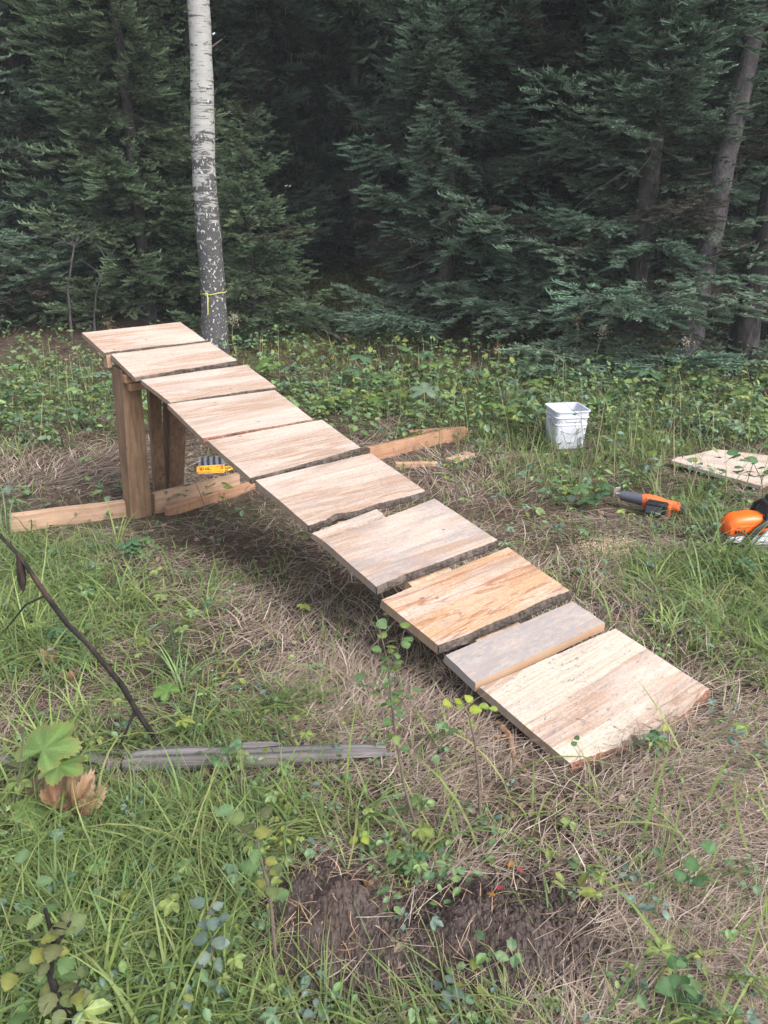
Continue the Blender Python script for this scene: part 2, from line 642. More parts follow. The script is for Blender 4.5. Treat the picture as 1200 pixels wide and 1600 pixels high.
BARK = ['bark_edge', 'bark_edge', 'bark_edge', 'bark_red', 'bark_edge', 'bark_edge', 'bark_edge', 'bark_edge', None, 'bark_red']


def edge_noise(x, seed, amp):
    return amp * (math.sin(x * 9 + seed) * .5 + math.sin(x * 23 + seed * 2.1) * .28 + mnoise.noise(Vector((x * 45, seed, 0))) * .5)


def waney_plank(name, c, thk, seed, mat, parent, bark, near_amp=.006, bow=0.0, knot=None):
    """one sawn plank: straight cut ends, wavy edges, bark left along the lower edge"""
    (fs0, fw0), (fs1, fw1), (ns1, nw1), (ns0, nw0) = c
    sf, sn = (fs0 + fs1) / 2, (ns0 + ns1) / 2
    zf, zn = Zs(sf), Zs(sn)
    cs, cw, cz = (sf + sn) / 2, (fw0 + fw1 + nw0 + nw1) / 4, (zf + zn) / 2
    ang = math.atan2(zf - zn, sf - sn)
    N = 92
    ts = [i / (N - 1) for i in range(N)]
    stretch = 1 / math.cos(ang)
    far, near, nearb, farb = [], [], [], []
    for t in ts:
        xf, yf = fw0 + (fw1 - fw0) * t - cw, (fs0 + (fs1 - fs0) * t - cs) * stretch
        xn, yn = nw0 + (nw1 - nw0) * t - cw, (ns0 + (ns1 - ns0) * t - cs) * stretch
        yf += edge_noise(t * .64, seed, .0025)
        yn += edge_noise(t * .64, seed + 5, near_amp) - bow * math.sin(math.pi * t)
        if knot: yn += knot[1] * math.exp(-((t - knot[0]) / .07) ** 2)
        far.append(Vector((xf, yf, 0)))
        near.append(Vector((xn, yn, 0)))
        farb.append(Vector((xf, yf + .004, -thk)))
        nearb.append(Vector((xn, yn - .008 + edge_noise(t * .64, seed + 9, .004), -thk)))
    mb = MB()
    rows = [far]
    K = 5
    for k in range(1, K):
        rows.append([f.lerp(n, k / K) + Vector((0, 0, 0.0012 * math.sin(k * 1.7 + f.x * 8 + seed))) for f, n in zip(far, near)])
    rows.append(near)
    ring = rows + [nearb, farb]
    vs = [v for r_ in ring for v in r_]
    fs = []
    nr = len(ring)
    for i in range(nr):
        j = (i + 1) % nr
        for k in range(N - 1):
            fs.append((i * N + k, j * N + k, j * N + k + 1, i * N + k + 1))
    for k in (0, N - 1):
        fs.append(tuple(i * N + k for i in range(nr)))
    mb.add(vs, fs)
    o = mb.build(name, mat, parent)
    o.location = rl(cs, cw, cz)
    o.rotation_euler = (ang, 0, 0)
    if bark:
        b = MB()
        L = []
        H_ = 5
        for h in range(H_ + 1):
            row = []
            for i, (n, nb) in enumerate(zip(near, nearb)):
                p = n.lerp(nb, h / H_)
                k = (mnoise.noise(Vector((i * .21, h * .8, seed * 3))) + .6 * mnoise.noise(Vector((i * .6, h * 1.7, seed * 5)))) * .45 + .5
                off = (.003 + .009 * k) * (1 if 0 < h < H_ else .4)
                row.append(p + Vector((0, -off, -.0015 if h == 0 else 0)))
            L.append(row)
        back = [[n + Vector((0, .004, -.004)) for n in near], [n + Vector((0, .004, .003)) for n in nearb]]
        ring = L + [back[1], back[0]]
        vs = [v for r_ in ring for v in r_]
        fs = []
        nr = len(ring)
        for i in range(nr):
            j = (i + 1) % nr
            for k in range(N - 1):
                fs.append((i * N + k, j * N + k, j * N + k + 1, i * N + k + 1))
        for k in (0, N - 1): fs.append(tuple(i * N + k for i in range(nr)))
        b.add(vs, fs)
        b.build('bark_edge', M[bark], o)
    return o


for i, c in enumerate(PL):
    m = plank_mat('sawn_plank_%d' % i, i * 1.37 + .6, **PM[i])
    o = waney_plank('plank', c, THK[i], i * 2.3 + 1, m, ramp, BARK[i],
                    near_amp=(.006 if i not in (5, 8, 9) else (.009 if i != 8 else .001)),
                    bow=(.030 if i == 9 else (-.006 if i == 6 else 0)), knot=(.42, .014) if i == 1 else ((.25, .02) if i == 5 else None))
    if PLAB[i]: o['label'] = PLAB[i]
# narrow split strip beside the seventh plank
waney_plank('plank', [(2.295, 1.43), (2.33, 1.78), (2.285, 1.78), (2.238, 1.44)], .026, 31,
            plank_mat('sawn_strip', 9.1, tanamt=.4, grey=.2), ramp, None, .004)['label'] = 'narrow split strip between two planks'

# the flat stringer board under the planks (bends with the deck)
mb = MB()
rings = []
for s in np.linspace(1.2, 4.5, 30):
    z = Zs(s) - .042 - .012 * (s < 2)
    rings.append([rl(s, 1.61, z), rl(s, 1.82, z), rl(s, 1.82, z - .04), rl(s, 1.61, z - .04)])
mb.loft(rings)
mb.build('stringer', timber_mat('stringer_wood', 3.3, (.58, .44, .33), (.42, .27, .17), 'Z'), ramp)['label'] = 'pale board running under the planks'

POSTM = timber_mat('post_wood', 1.1, (.25, .165, .105), (.155, .095, .058), 'Z')
POSTM2 = timber_mat('post_wood_dark', 5.4, (.19, .12, .08), (.12, .07, .047), 'Z')
BEAM = timber_mat('beam_wood', 7.7, (.42, .29, .20), (.30, .19, .13), 'X')
BEAM2 = timber_mat('beam_wood_red', 8.7, (.38, .225, .14), (.27, .145, .09), 'X')


def post(base, d0, wd0, top_s, top_w, d1, wd1, mat, label):
    s, wd = SW(base)
    zb = base.z - .03
    zt = Zs(top_s) - .04
    n = 9
    rings = []
    for i in range(n):
        t = i / (n - 1)
        ss, ww, d, w_ = s + (top_s - s) * t, wd + (top_w - wd) * t, d0 + (d1 - d0) * t, wd0 + (wd1 - wd0) * t
        z = zb + (zt - zb) * t
        j = lambda: random.uniform(-.0015, .0015)
        rings.append([rl(ss + j(), ww + j(), z), rl(ss + j(), ww + w_ + j(), z), rl(ss + d + j(), ww + w_ + j(), z + .03 * t * 0), rl(ss + d + j(), ww + j(), z)])
    o = MB().loft(rings).build('post', mat, ramp, bevel=.003)
    o['label'] = label
    return o


b1 = G(204, 812)
post(b1, .10, .14, 4.22, 1.407, .19, .105, POSTM, 'near post, standing on the cross beam')
b2 = G(243, 775)
post(b2, .05, .075, 4.36, 1.615, .05, .075, POSTM, 'far post, left slanting half')
b2 = G(263, 771)
post(b2, .12, .11, 4.30, 1.735, .12, .12, POSTM2, 'far post, right half')
# header boards between the posts, right under the deck
for (z, s, x0, x1, hh) in ((.592, 4.19, 1.40, 1.93, .045), (.545, 4.18, 1.42, 1.96, .045)):
    mb = MB()
    mb.box((x0 + x1) / 2 - W0, s - S0 + .0, z, x1 - x0, .05, hh)
    mb.build('header', BEAM2, ramp, bevel=.003)
mb = MB(); mb.box(1.392 - W0, 4.40 - S0, .665, .028, .06, .075); mb.build('shim_block', BEAM, ramp, bevel=.002)


def ground_beam(name, pa, pb, height, width, mat, parent=None, sink=.015, towards=1, label=None):
    """timber lying on edge from pa to pb (points on the ground under its camera-side face)"""
    a, b = Vector(pa), Vector(pb)
    d = b - a
    L = d.length
    rz = math.atan2(d.y, d.x)
    tilt = math.atan2(d.z, math.hypot(d.x, d.y))
    mb = MB()
    n = 12
    rings = []
    for i in range(n + 1):
        x = L * i / n
        k = .003 * math.sin(i * .9 + L * 5)
        rings.append([Vector((x, k, -sink)), Vector((x, width + k, -sink)), Vector((x, width + k, height)), Vector((x, k, height + k * .4))])
    me = mb.loft(rings).mesh(name, bevel=.003)
    o = obj(name, me, mat)
    o.location = a
    o.rotation_euler = (0, -tilt, rz)
    if parent is not None:
        bpy.context.view_layer.update()
        o.parent = parent
        o.matrix_parent_inverse = Matrix.Rotation(-TH, 4, 'Z') @ Matrix.Translation(-Vector((rloc.x, rloc.y, 0)))
    if label: o['label'] = label
    return o


ground_beam('cross_beam', G(18, 832), G(201, 808), .105, .05, BEAM, ramp, label='left half of the cross beam, tip in the grass')
ground_beam('cross_beam', G(243, 803), G(376, 770), .135, .045, BEAM, ramp, label='right half of the cross beam, under the deck')
ground_beam('cross_beam', G(262, 806), G(400, 764), .055, .035, BEAM2, ramp, label='low reddish board in front of the cross beam')

# ------------------------------------------------------------------ loose timber
o = ground_beam('timber_beam', G(578, 722), G(722, 688), .115, .05, BEAM2)
tag(o, 'brown timber beam on edge in the grass behind the ramp', 'beam')
o = ground_beam('timber_board', G(640, 690), G(730, 684), .085, .07, BEAM2)
tag(o, 'short reddish board lying behind the brown beam, ends meeting', 'board')
o = ground_beam('bark_offcut', G(618, 730), G(684, 729), .03, .05, timber_mat('offcut_wood', 2.2, (.45, .29, .19), (.33, .19, .12), 'X'))
tag(o, 'short bark-edged offcut lying in front of the brown beam', 'offcut')
o = ground_beam('wood_scrap', G(712, 724), G(742, 712), .02, .10, timber_mat('scrap_wood', 4.2, (.50, .36, .27), (.38, .24, .17), 'X'))
tag(o, 'small flat wood scrap beside the leafy sapling behind the ramp', 'wood scrap')

# pale board at the right edge
cs = [G(1048, 722, .05), G(1118, 702, .05), G(1262, 722, .05), G(1190, 760, .05)]
mb = MB()
outl = []
pts = [cs[0], cs[0].lerp(cs[1], .1) + Vector((.03, .05, 0)), cs[0].lerp(cs[1], .45), cs[1], cs[1].lerp(cs[2], .5) + Vector((0, -.02, 0)), cs[2], cs[3], cs[3].lerp(cs[0], .5) + Vector((0, -.015, 0))]
c0 = sum(pts, Vector()) / len(pts)
BA = R(-24)
top = [Matrix.Rotation(-BA, 4, 'Z') @ (p - c0) for p in pts]
for p in top: p.z = p.z * .3 + .012
mb.loft([[p - Vector((0, 0, .03)) for p in top], top])
o = mb.build('pale_board', plank_mat('pale_board', 12.2, cream=(.48, .40, .34), tan=(.36, .25, .19), tanamt=.4, grey=0), bevel=.002)
o.location = c0
o.rotation_euler = (0, 0, BA)
tag(o, 'pale sawn board with a broken corner in leaves at the right edge', 'board')

# ------------------------------------------------------------------ bucket


def rsq(hw, r, z, n=5, hy=None):
    hy = hy or hw
    pts = []
    for cx, cy, a0 in ((hw - r, hy - r, 0), (-hw + r, hy - r, 90), (-hw + r, -hy + r, 180), (hw - r, -hy + r, 270)):
        for k in range(n + 1):
            a = R(a0 + 90 * k / n)
            pts.append(Vector((cx + r * math.cos(a), cy + r * math.sin(a), z)))
    return pts


bp = G(881, 695)
bk = empty('bucket', bp, R(8))
tag(bk, 'white square plastic bucket standing open in the weeds', 'bucket')
H = .325
rings = [rsq(.120, .035, .0), rsq(.126, .035, .01), rsq(.136, .035, .20)]
rings += [rsq(.139, .035, .205), rsq(.139, .035, .212), rsq(.134, .035, .215), rsq(.137, .035, .262), rsq(.146, .035, .266), rsq(.146, .035, .272),
          rsq(.139, .035, .276), rsq(.141, .035, .312), rsq(.150, .035, .315), rsq(.150, .035, H), rsq(.140, .032, H), rsq(.137, .032, .29), rsq(.108, .03, .012)]
MB().loft(rings).build('shell', M['bucket'], bk, smooth=False)
mb = MB(); mb.box(.0, -.1385, .243, .11, .006, .016); mb.box(.07, -.138, .245, .018, .006, .03)
mb.build('label_ledge', M['bucket'], bk, bevel=.002)
for sx in (-1, 1):
    MB().tube([(sx * .135, 0, .24), (sx * .158, 0, .24)], .018, 12).build('handle_boss', M['bucket'], bk)
hp = [Vector((.150 * math.cos(a), -.02 - .145 * math.sin(a) , .24 - .10 * math.sin(a))) for a in np.linspace(0, math.pi, 16)]
MB().tube(hp, .0022, 6).build('wire_handle', M['wire'], bk)

# ------------------------------------------------------------------ yellow bit case
yc = G(327, 741)
case = empty('drill_bit_case', yc + Vector((0, .06, .0)), R(12))
tag(case, 'open yellow drill bit case on the ground behind the cross beam', 'tool case')
mb = MB()
Wc, Dc = .20, .11
mb.box(0, -Dc / 2, .018, Wc, .012, .028); mb.box(0, Dc / 2, .018, Wc, .012, .028)
mb.box(-Wc / 2, 0, .018, .012, Dc - .013, .028); mb.box(Wc / 2, 0, .018, .012, Dc - .013, .028)
mb.box(0, 0, .008, Wc - .013, Dc - .013, .006)
mb.box(.03, 0, .022, .085, .026, .02); mb.box(-.045, .005, .02, .02, .075, .018)
mb.build('tray', M['yellow'], case, bevel=.002)
ring = [Vector((Wc / 2 + .03 + .032 * math.cos(a), -.01 + .034 * math.sin(a), .02)) for a in np.linspace(-2.4, 2.4, 14)]
MB().tube(ring, .008, 6).build('belt_loop', M['yellow'], case)
lid = MB()
Mx = Matrix.Translation((.01, Dc / 2 + .012, .02)) @ Matrix.Rotation(R(22), 4, 'X')
lid.box(0, .055, 0, Wc + .01, .11, .010, Mx)
lidm = lid.build('lid', M['clear'], case, bevel=.002)
for k in range(4):
    b = MB(); b.box(-.07 + k * .045, .055, .014, .017, .085, .012, Mx)
    b.build('bit_row', M['black'], case, bevel=.002)
for k in range(5):
    MB().tube([(-.075 + k * .018, -.035, .026), (-.072 + k * .018, .035, .026)], .004, 8).build('drill_bit', M['metal'] if k % 2 else M['black'], case)

# ------------------------------------------------------------------ orange reciprocating saw with battery
ta, tb = G(957, 775, .075), G(1058, 790, .06)
tl = empty('reciprocating_saw', G(1005, 797), 0)
tag(tl, 'orange and grey cordless saw with battery lying in the grass', 'power tool')
ax = (tb - ta)
ax.z *= .5
Lt = ax.length
axn = ax.normalized()
rzt = math.atan2(axn.y, axn.x)
tl.location = (ta + tb) / 2 - Vector((0, 0, .06))
tl.rotation_euler = (0, 0, rzt)
h = Lt / 2


def ovl(x, ry, rz_, z=0, y=0, n=14): return [Vector((x, y + ry * math.cos(2 * math.pi * k / n), z + rz_ * math.sin(2 * math.pi * k / n))) for k in range(n)]


MB().loft([ovl(-h + .055, .026, .026, .068), ovl(-h + .06, .034, .033, .068), ovl(-h + .14, .036, .036, .066), ovl(-h + .20, .040, .040, .064), ovl(-h + .205, .03, .03, .064)]).build('rubber_boot', M['slate'], tl, smooth=True)
MB().loft([ovl(-h + .19, .036, .038, .066), ovl(-h + .21, .042, .046, .062), ovl(-h + .28, .044, .050, .058), ovl(-h + .34, .038, .040, .054), ovl(-h + .42, .034, .036, .056), ovl(-h + .43, .02, .02, .056)]).build('motor_housing', M['orange2'], tl, smooth=True)
mb = MB()
mb.loft([[Vector((-h + .01, -.03, .05)), Vector((-h + .03, .03, .05)), Vector((-h + .03, .032, .115)), Vector((-h + .0, -.02, .12))],
         [Vector((-h + .022, -.03, .05)), Vector((-h + .042, .03, .05)), Vector((-h + .042, .032, .115)), Vector((-h + .012, -.02, .12))]])
mb.box(-h + .045, 0, .067, .04, .022, .03)
mb.build('shoe', M['metal'], tl, bevel=.003)
MB().tube([(-h - .01, 0, .06), (-h - .05, .005, .05)], .006, 6).build('blade_clamp', M['black'], tl)
MB().loft([ovl(-h + .36, .02, .022, .055, .02), ovl(-h + .43, .024, .026, .055, .01), ovl(-h + .455, .024, .03, .045, .0), ovl(-h + .46, .015, .02, .04, 0)]).build('rear_handle', M['slate'], tl, smooth=True)
bt = MB(); bt.box(-h + .30, -.075, .055, .13, .075, .082)
bto = bt.build('battery', M['black'], tl, bevel=.010)
for k in range(4):
    vb = MB(); vb.box(-h + .235 + k * .013, -.045, .066, .005, .010, .026); vb.build('vent', M['black'], tl)
for sx_, sz_ in ((.225, .088), (.335, .080)):
    MB().tube([(-h + sx_, -.030, sz_), (-h + sx_, -.043, sz_ + .002)], .004, 8).build('screw', M['black'], tl)
pn = MB(); pn.box(-h + .29, -.1135, .050, .098, .004, .048); pn.build('battery_panel', M['slate'], bto, bevel=.001)
stk = MB(); stk.box(-h + .320, -.1165, .034, .028, .002, .010); stk.build('sticker', M['paleshell'], bto)
ob = MB(); ob.box(-h + .375, -.06, .045, .018, .07, .078); ob.build('foot_clip', M['orange2'], tl, bevel=.005)

# ------------------------------------------------------------------ chainsaw
sp = G(1166, 848)
sw = empty('chainsaw', sp, R(8))
tag(sw, 'orange and grey chainsaw with black handles in the grass at the right edge', 'chainsaw')


def rsx(x, hy, z0, z1, r=.02, n=4):
    """rounded rectangle across the Y-Z plane at x"""
    cz = (z0 + z1) / 2
    return [Vector((x, p.x, cz + p.y)) for p in rsq(hy, r, 0, n, (z1 - z0) / 2)]


MB().loft([rsx(-.155, .035, .075, .125, .02), rsx(-.145, .052, .065, .150, .03), rsx(-.11, .060, .06, .178, .035), rsx(-.02, .064, .06, .185, .035),
           rsx(.05, .062, .06, .178, .035), rsx(.10, .055, .065, .165, .03), rsx(.105, .04, .075, .15, .03)]).build('top_cover', M['orange'], sw, smooth=True)
rb = MB(); rb.box(-.05, -.062, .128, .12, .010, .006); rb.build('cover_rib', M['orange'], sw, bevel=.002)
for k in range(4):
    vb = MB(); vb.box(-.118 + k * .016, -.060, .098, .007, .010, .020); vb.build('vent', M['black'], sw)
sm = MB(); sm.box(-.03, -.0645, .082, .17, .004, .004); sm.build('seam', M['black'], sw)
MB().tube([(.04, -.045, .170), (.04, -.062, .172)], .010, 12).build('cover_screw', M['black'], sw)
MB().tube([(-.03, -.058, .100), (-.03, -.067, .100)], .010, 12).build('cover_latch', M['orange'], sw)
MB().loft([rsx(-.14, .06, .035, .062, .012), rsx(-.10, .070, .028, .070, .015), rsx(.08, .072, .025, .072, .015), rsx(.2, .068, .03, .068, .015)]).build('base_housing', M['paleshell'], sw)
# side cover over the sprocket
pr = [Vector((-.035, -.075, .03)), Vector((.20, -.075, .028)), Vector((.21, -.075, .09)), Vector((.15, -.075, .122)), Vector((.045, -.075, .112))]
MB().loft([pr, [p + Vector((0, -.03, 0)) for p in pr]]).build('sprocket_cover', M['paleshell'], sw, bevel=.008)
rr = MB(); rr.box(.09, -.108, .058, .17, .006, .008); rr.build('cover_ridge', M['paleshell'], sw, bevel=.002)
fc = bpy.data.curves.new('lettering', 'FONT')
fc.body = 'STIHL'
fc.size = .036
fc.extrude = .0006
_t = bpy.data.objects.new('lettering_curve', fc)
COL.objects.link(_t)
bpy.context.view_layer.update()
_me = bpy.data.meshes.new_from_object(_t.evaluated_get(bpy.context.evaluated_depsgraph_get()))
bpy.data.objects.remove(_t)
fo = obj('lettering', _me, M['black'])
fo.parent = sw
fo.location = (.048, -.1065, .078)
fo.rotation_euler = (R(90), 0, 0)
# front handle sweeps over the body, hand guard behind it
MB().tube([(-.065, -.085, .045), (-.045, -.090, .085), (.0, -.090, .135), (.04, -.085, .165), (.075, -.03, .225), (.075, .04, .235), (.07, .085, .20), (.05, .09, .10), (.03, .085, .04)],
          [.019, .018, .017, .015, .015, .015, .015, .015, .017], 10).build('front_handle', M['black'], sw, smooth=True)
gp = [Vector((-.01, -.088, .118)), Vector((.05, -.088, .12)), Vector((.09, -.088, .19)), Vector((.13, -.08, .27)), Vector((.105, -.08, .27)), Vector((.04, -.088, .155))]
MB().loft([gp, [p + Vector((0, .14, 0)) for p in gp]]).build('hand_guard', M['black'], sw, bevel=.006)
MB().tube([(-.12, 0, .05), (-.2, -.02, .05), (-.255, -.05, .065), (-.29, -.06, .06)], [.022, .018, .017, .014], 10).build('rear_handle', M['black'], sw, smooth=True)
MB().tube([(-.08, -.05, .02), (0, -.09, .018), (.1, -.095, .02)], [.012, .016, .016], 8, squash=.6).build('chain_guard', M['slate'], sw, smooth=True)
bar = [Vector((.205, -.09, .045)), Vector((.56, -.09, .05)), Vector((.60, -.09, .075)), Vector((.56, -.09, .10)), Vector((.205, -.09, .105))]
MB().loft([bar, [p + Vector((0, .006, 0)) for p in bar]]).build('guide_bar', M['metal'], sw)

# ------------------------------------------------------------------ spruce trees


def twig_template(nn, seed, nl=.26, nw=.045, core=.05):
    """one needled shoot along +X, length 1: needles as thin triangles round a slim core"""
    r = np.random.default_rng(seed)
    V_, tip = [], []
    for a in (0, math.pi / 2):
        d = np.array([0, math.cos(a), math.sin(a)])
        q_ = [np.zeros(3), np.array([.45, 0, 0]) + d * core, np.array([1, 0, 0]), np.array([.45, 0, 0]) - d * core]
        V_ += [q_[0], q_[1], q_[2], q_[0], q_[2], q_[3]]
        tip += [0, .3, .6, 0, .6, .3]
    for i in range(nn):
        x = (i + .5) / nn * .95
        a = r.uniform(0, 2 * math.pi)
        # needles point forward and mostly out to the sides and up
        d = np.array([.62, math.cos(a), abs(math.sin(a)) * .95 - .15])
        d /= np.linalg.norm(d)
        sd_ = np.cross(d, [r.normal(), r.normal(), r.normal()])
        sd_ /= np.linalg.norm(sd_)
        o_ = np.array([x, 0, 0])
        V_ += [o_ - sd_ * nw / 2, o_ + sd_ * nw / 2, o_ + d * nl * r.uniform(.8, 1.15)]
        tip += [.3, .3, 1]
    return np.array(V_), np.array(tip)


TW_HI = [twig_template(13, k, .23, .085, .10) for k in range(4)]
TW_MID = [twig_template(8, 10 + k, .25, .12, .11) for k in range(3)]
TW_LO = [twig_template(4, 20 + k, .5, .20, .12) for k in range(3)]


def frames(D, roll):
    """rotation matrices taking +X to D"""
    D = D / np.linalg.norm(D, axis=1, keepdims=True)
    up = np.tile([0., 0., 1.], (len(D), 1))
    up[np.abs(D[:, 2]) > .95] = [1., 0, 0]
    Y = np.cross(up, D); Y /= np.linalg.norm(Y, axis=1, keepdims=True)
    Z = np.cross(D, Y)
    c, s_ = np.cos(roll)[:, None], np.sin(roll)[:, None]
    return np.stack([D, Y * c + Z * s_, -Y * s_ + Z * c], axis=2)


def bough(L, seed, step, tstep, tlen, templ, droop=.25, wide=.45):
    """flat spray: axis, side shoots, twigs. Returns verts (tris unindexed), tip value, age value"""
    r = np.random.default_rng(seed)
    O, D, Ls, A = [], [], [], []
    n = max(6, int(L / step))
    up_tip = r.uniform(.0, .25)

    def axis_p(t): return np.array([L * t, .06 * L * math.sin(t * 3 + seed), L * (-droop * t + (droop * .7 + up_tip * .4) * t * t * t)])
    for i in range(n):
        t = (i + .5) / n
        if t < .22 and r.random() < .6: continue
        p = axis_p(t)
        dd = axis_p(min(1, t + .03)) - axis_p(t - .03)
        dd /= np.linalg.norm(dd)
        for sgn in (-1, 1):
            if r.random() < .12: continue
            ll = L * wide * (1.05 - t) ** .75 * min(1, .35 + t * 2.2) * r.uniform(.55, 1.15)
            if ll < tlen: ll = tlen
            ang = sgn * R(r.uniform(42, 68))
            side = np.array([-dd[1], dd[0], 0]); side /= np.linalg.norm(side) + 1e-6
            ld = dd * math.cos(ang) + side * math.sin(ang) + np.array([0, 0, r.uniform(-.28, .10)])
            ld /= np.linalg.norm(ld)
            m = max(1, int(ll / tstep))
            for j in range(m):
                u = (j + .6) / m
                if u < .25 and r.random() < .5: continue
                q_ = p + ld * ll * u + np.array([0, 0, -.25 * ll * u * u])
                for s2 in (-1, 1):
                    if r.random() < .15: continue
                    a2 = s2 * R(r.uniform(25, 60))
                    sd2 = np.array([-ld[1], ld[0], 0]); sd2 /= np.linalg.norm(sd2) + 1e-6
                    td = ld * math.cos(a2) + sd2 * math.sin(a2) + np.array([0, 0, r.uniform(-.35, .22)])
                    O.append(q_); D.append(td); Ls.append(tlen * r.uniform(.65, 1.25)); A.append(.35 * t + .65 * u)
            O.append(p + ld * ll + np.array([0, 0, -.25 * ll])); D.append(ld); Ls.append(tlen * 1.1); A.append(1)
    for k in range(3):
        O.append(axis_p(.97)); D.append(np.array([1, r.uniform(-.5, .5), .1])); Ls.append(tlen * 1.2); A.append(1)
    O, D, Ls, A = np.array(O), np.array(D), np.array(Ls), np.array(A)
    M3 = frames(D, r.uniform(-.6, .6, len(O)))
    Vs, T = [], []
    which = r.integers(0, len(templ), len(O))
    for k, (tv, tt) in enumerate(templ):
        sel = which == k
        if not sel.any(): continue
        P_ = np.einsum('nij,vj->nvi', M3[sel], tv) * Ls[sel][:, None, None] + O[sel][:, None, :]
        Vs.append(P_.reshape(-1, 3))
        T.append((tt[None, :] * .45 + A[sel][:, None] * .55).ravel())
    return np.concatenate(Vs), np.concatenate(T)


def crown_mesh(name, seed, z0, z1, base_r, nb, q='mid', skew=0.0, inner=(.028, .036, .018), tip=(.065, .115, .06), tip2=None, azs=None, droop=.28, zp=None):
    r = np.random.default_rng(seed)
    P_ = {'hi': (.055, .055, .095, TW_HI), 'mid': (.09, .095, .145, TW_MID), 'lo': (.2, .2, .26, TW_LO)}[q]
    protos = [bough(1.0, seed * 10 + k, P_[0], P_[1], P_[2], P_[3], droop=droop * r.uniform(.6, 1.3)) for k in range(5)]
    Vs, Cs = [], []
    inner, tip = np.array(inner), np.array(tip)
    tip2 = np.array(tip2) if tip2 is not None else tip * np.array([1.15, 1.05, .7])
    for b in range(nb):
        u = (b + r.random()) / nb
        z = z0 + (z1 - z0) * u ** 1.1
        rad = base_r * (1 - (z - z0) / (zp or (z1 - z0 + 1.2))) ** .8 * r.uniform(.5, 1.2)
        az = r.uniform(0, 2 * math.pi) if azs is None else R(r.uniform(*azs))
        V_, T = protos[b % 5]
        tl_ = R(r.uniform(-14, 10) + 22 * u)
        V_ = V_ * np.array([rad, rad, rad ** .75])
        ca, sa = math.cos(tl_), math.sin(tl_)
        V_ = np.stack([V_[:, 0] * ca - V_[:, 2] * sa, V_[:, 1], V_[:, 0] * sa + V_[:, 2] * ca], 1)
        c, s_ = math.cos(az), math.sin(az)
        V_ = np.stack([V_[:, 0] * c - V_[:, 1] * s_ + skew * z, V_[:, 0] * s_ + V_[:, 1] * c, V_[:, 2] + z], 1)
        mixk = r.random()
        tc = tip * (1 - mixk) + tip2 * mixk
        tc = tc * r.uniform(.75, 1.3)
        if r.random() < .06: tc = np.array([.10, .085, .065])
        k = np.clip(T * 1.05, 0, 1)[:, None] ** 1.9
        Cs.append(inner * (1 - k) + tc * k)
        Vs.append(V_)
    V_ = np.concatenate(Vs); C_ = np.concatenate(Cs)
    return tri_mesh(name, V_, np.arange(len(V_), dtype=np.int32).reshape(-1, 3), C_)


def stick(mb, p, d, L, r0, n=5, seg=5, bend=.12, sub=0):
    pts, rad = [], []
    p, d = Vector(p), Vector(d).normalized()
    for i in range(seg + 1):
        pts.append(p.copy())
        rad.append(r0 * (1 - .8 * i / seg))
        d = (d + Vector((random.uniform(-bend, bend), random.uniform(-bend, bend), random.uniform(-bend, bend)))).normalized()
        p = p + d * L / seg
    mb.tube(pts, rad, n)
    if sub:
        for k in range(sub):
            i = random.randint(1, seg - 1)
            dd = (pts[i + 1] - pts[i]).normalized() + Vector((random.uniform(-1, 1), random.uniform(-1, 1), random.uniform(-.8, .3)))
            stick(mb, pts[i], dd, L * random.uniform(.2, .5), rad[i] * .6, 4 if n > 4 else 3, 3, bend)
    return pts


LICH = []


def dead_limbs(name, z0, z1, n, L, parent, r0=.012, mat='deadtwig', sub=4):
    mb = MB()
    for k in range(n):
        a = random.uniform(0, 2 * math.pi)
        z = random.uniform(z0, z1)
        stick(mb, (0, 0, z), (math.cos(a), math.sin(a), random.uniform(-.5, .1)), L * random.uniform(.5, 1.2), r0 * random.uniform(.5, 1.2), 4, 5, .16, sub)
    o_ = obj(name, mb.mesh(name), M[mat], parent)
    if n >= 40:
        pv = np.array([v for v in mb.v])
        pv = pv[np.random.default_rng(n).integers(0, len(pv), 900)]
        LICH.append((parent, pv))
    return o_


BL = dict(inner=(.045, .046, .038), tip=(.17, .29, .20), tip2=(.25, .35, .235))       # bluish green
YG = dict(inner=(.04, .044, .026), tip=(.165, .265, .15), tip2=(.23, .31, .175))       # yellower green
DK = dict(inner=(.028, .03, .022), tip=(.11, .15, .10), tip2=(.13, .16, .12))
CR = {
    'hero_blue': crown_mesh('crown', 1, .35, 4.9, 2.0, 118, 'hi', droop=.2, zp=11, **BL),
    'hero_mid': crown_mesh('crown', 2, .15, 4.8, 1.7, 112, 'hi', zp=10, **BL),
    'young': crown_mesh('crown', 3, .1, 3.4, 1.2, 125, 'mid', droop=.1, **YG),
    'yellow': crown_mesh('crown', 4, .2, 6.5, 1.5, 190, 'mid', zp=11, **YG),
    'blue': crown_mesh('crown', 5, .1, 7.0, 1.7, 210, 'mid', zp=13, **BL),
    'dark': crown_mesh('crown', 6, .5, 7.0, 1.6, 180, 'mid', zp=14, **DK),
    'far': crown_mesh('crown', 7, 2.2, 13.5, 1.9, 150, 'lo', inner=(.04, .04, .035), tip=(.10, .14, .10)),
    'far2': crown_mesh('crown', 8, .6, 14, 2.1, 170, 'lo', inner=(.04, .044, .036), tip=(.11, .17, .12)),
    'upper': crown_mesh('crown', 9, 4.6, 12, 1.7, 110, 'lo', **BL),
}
TRK = {}


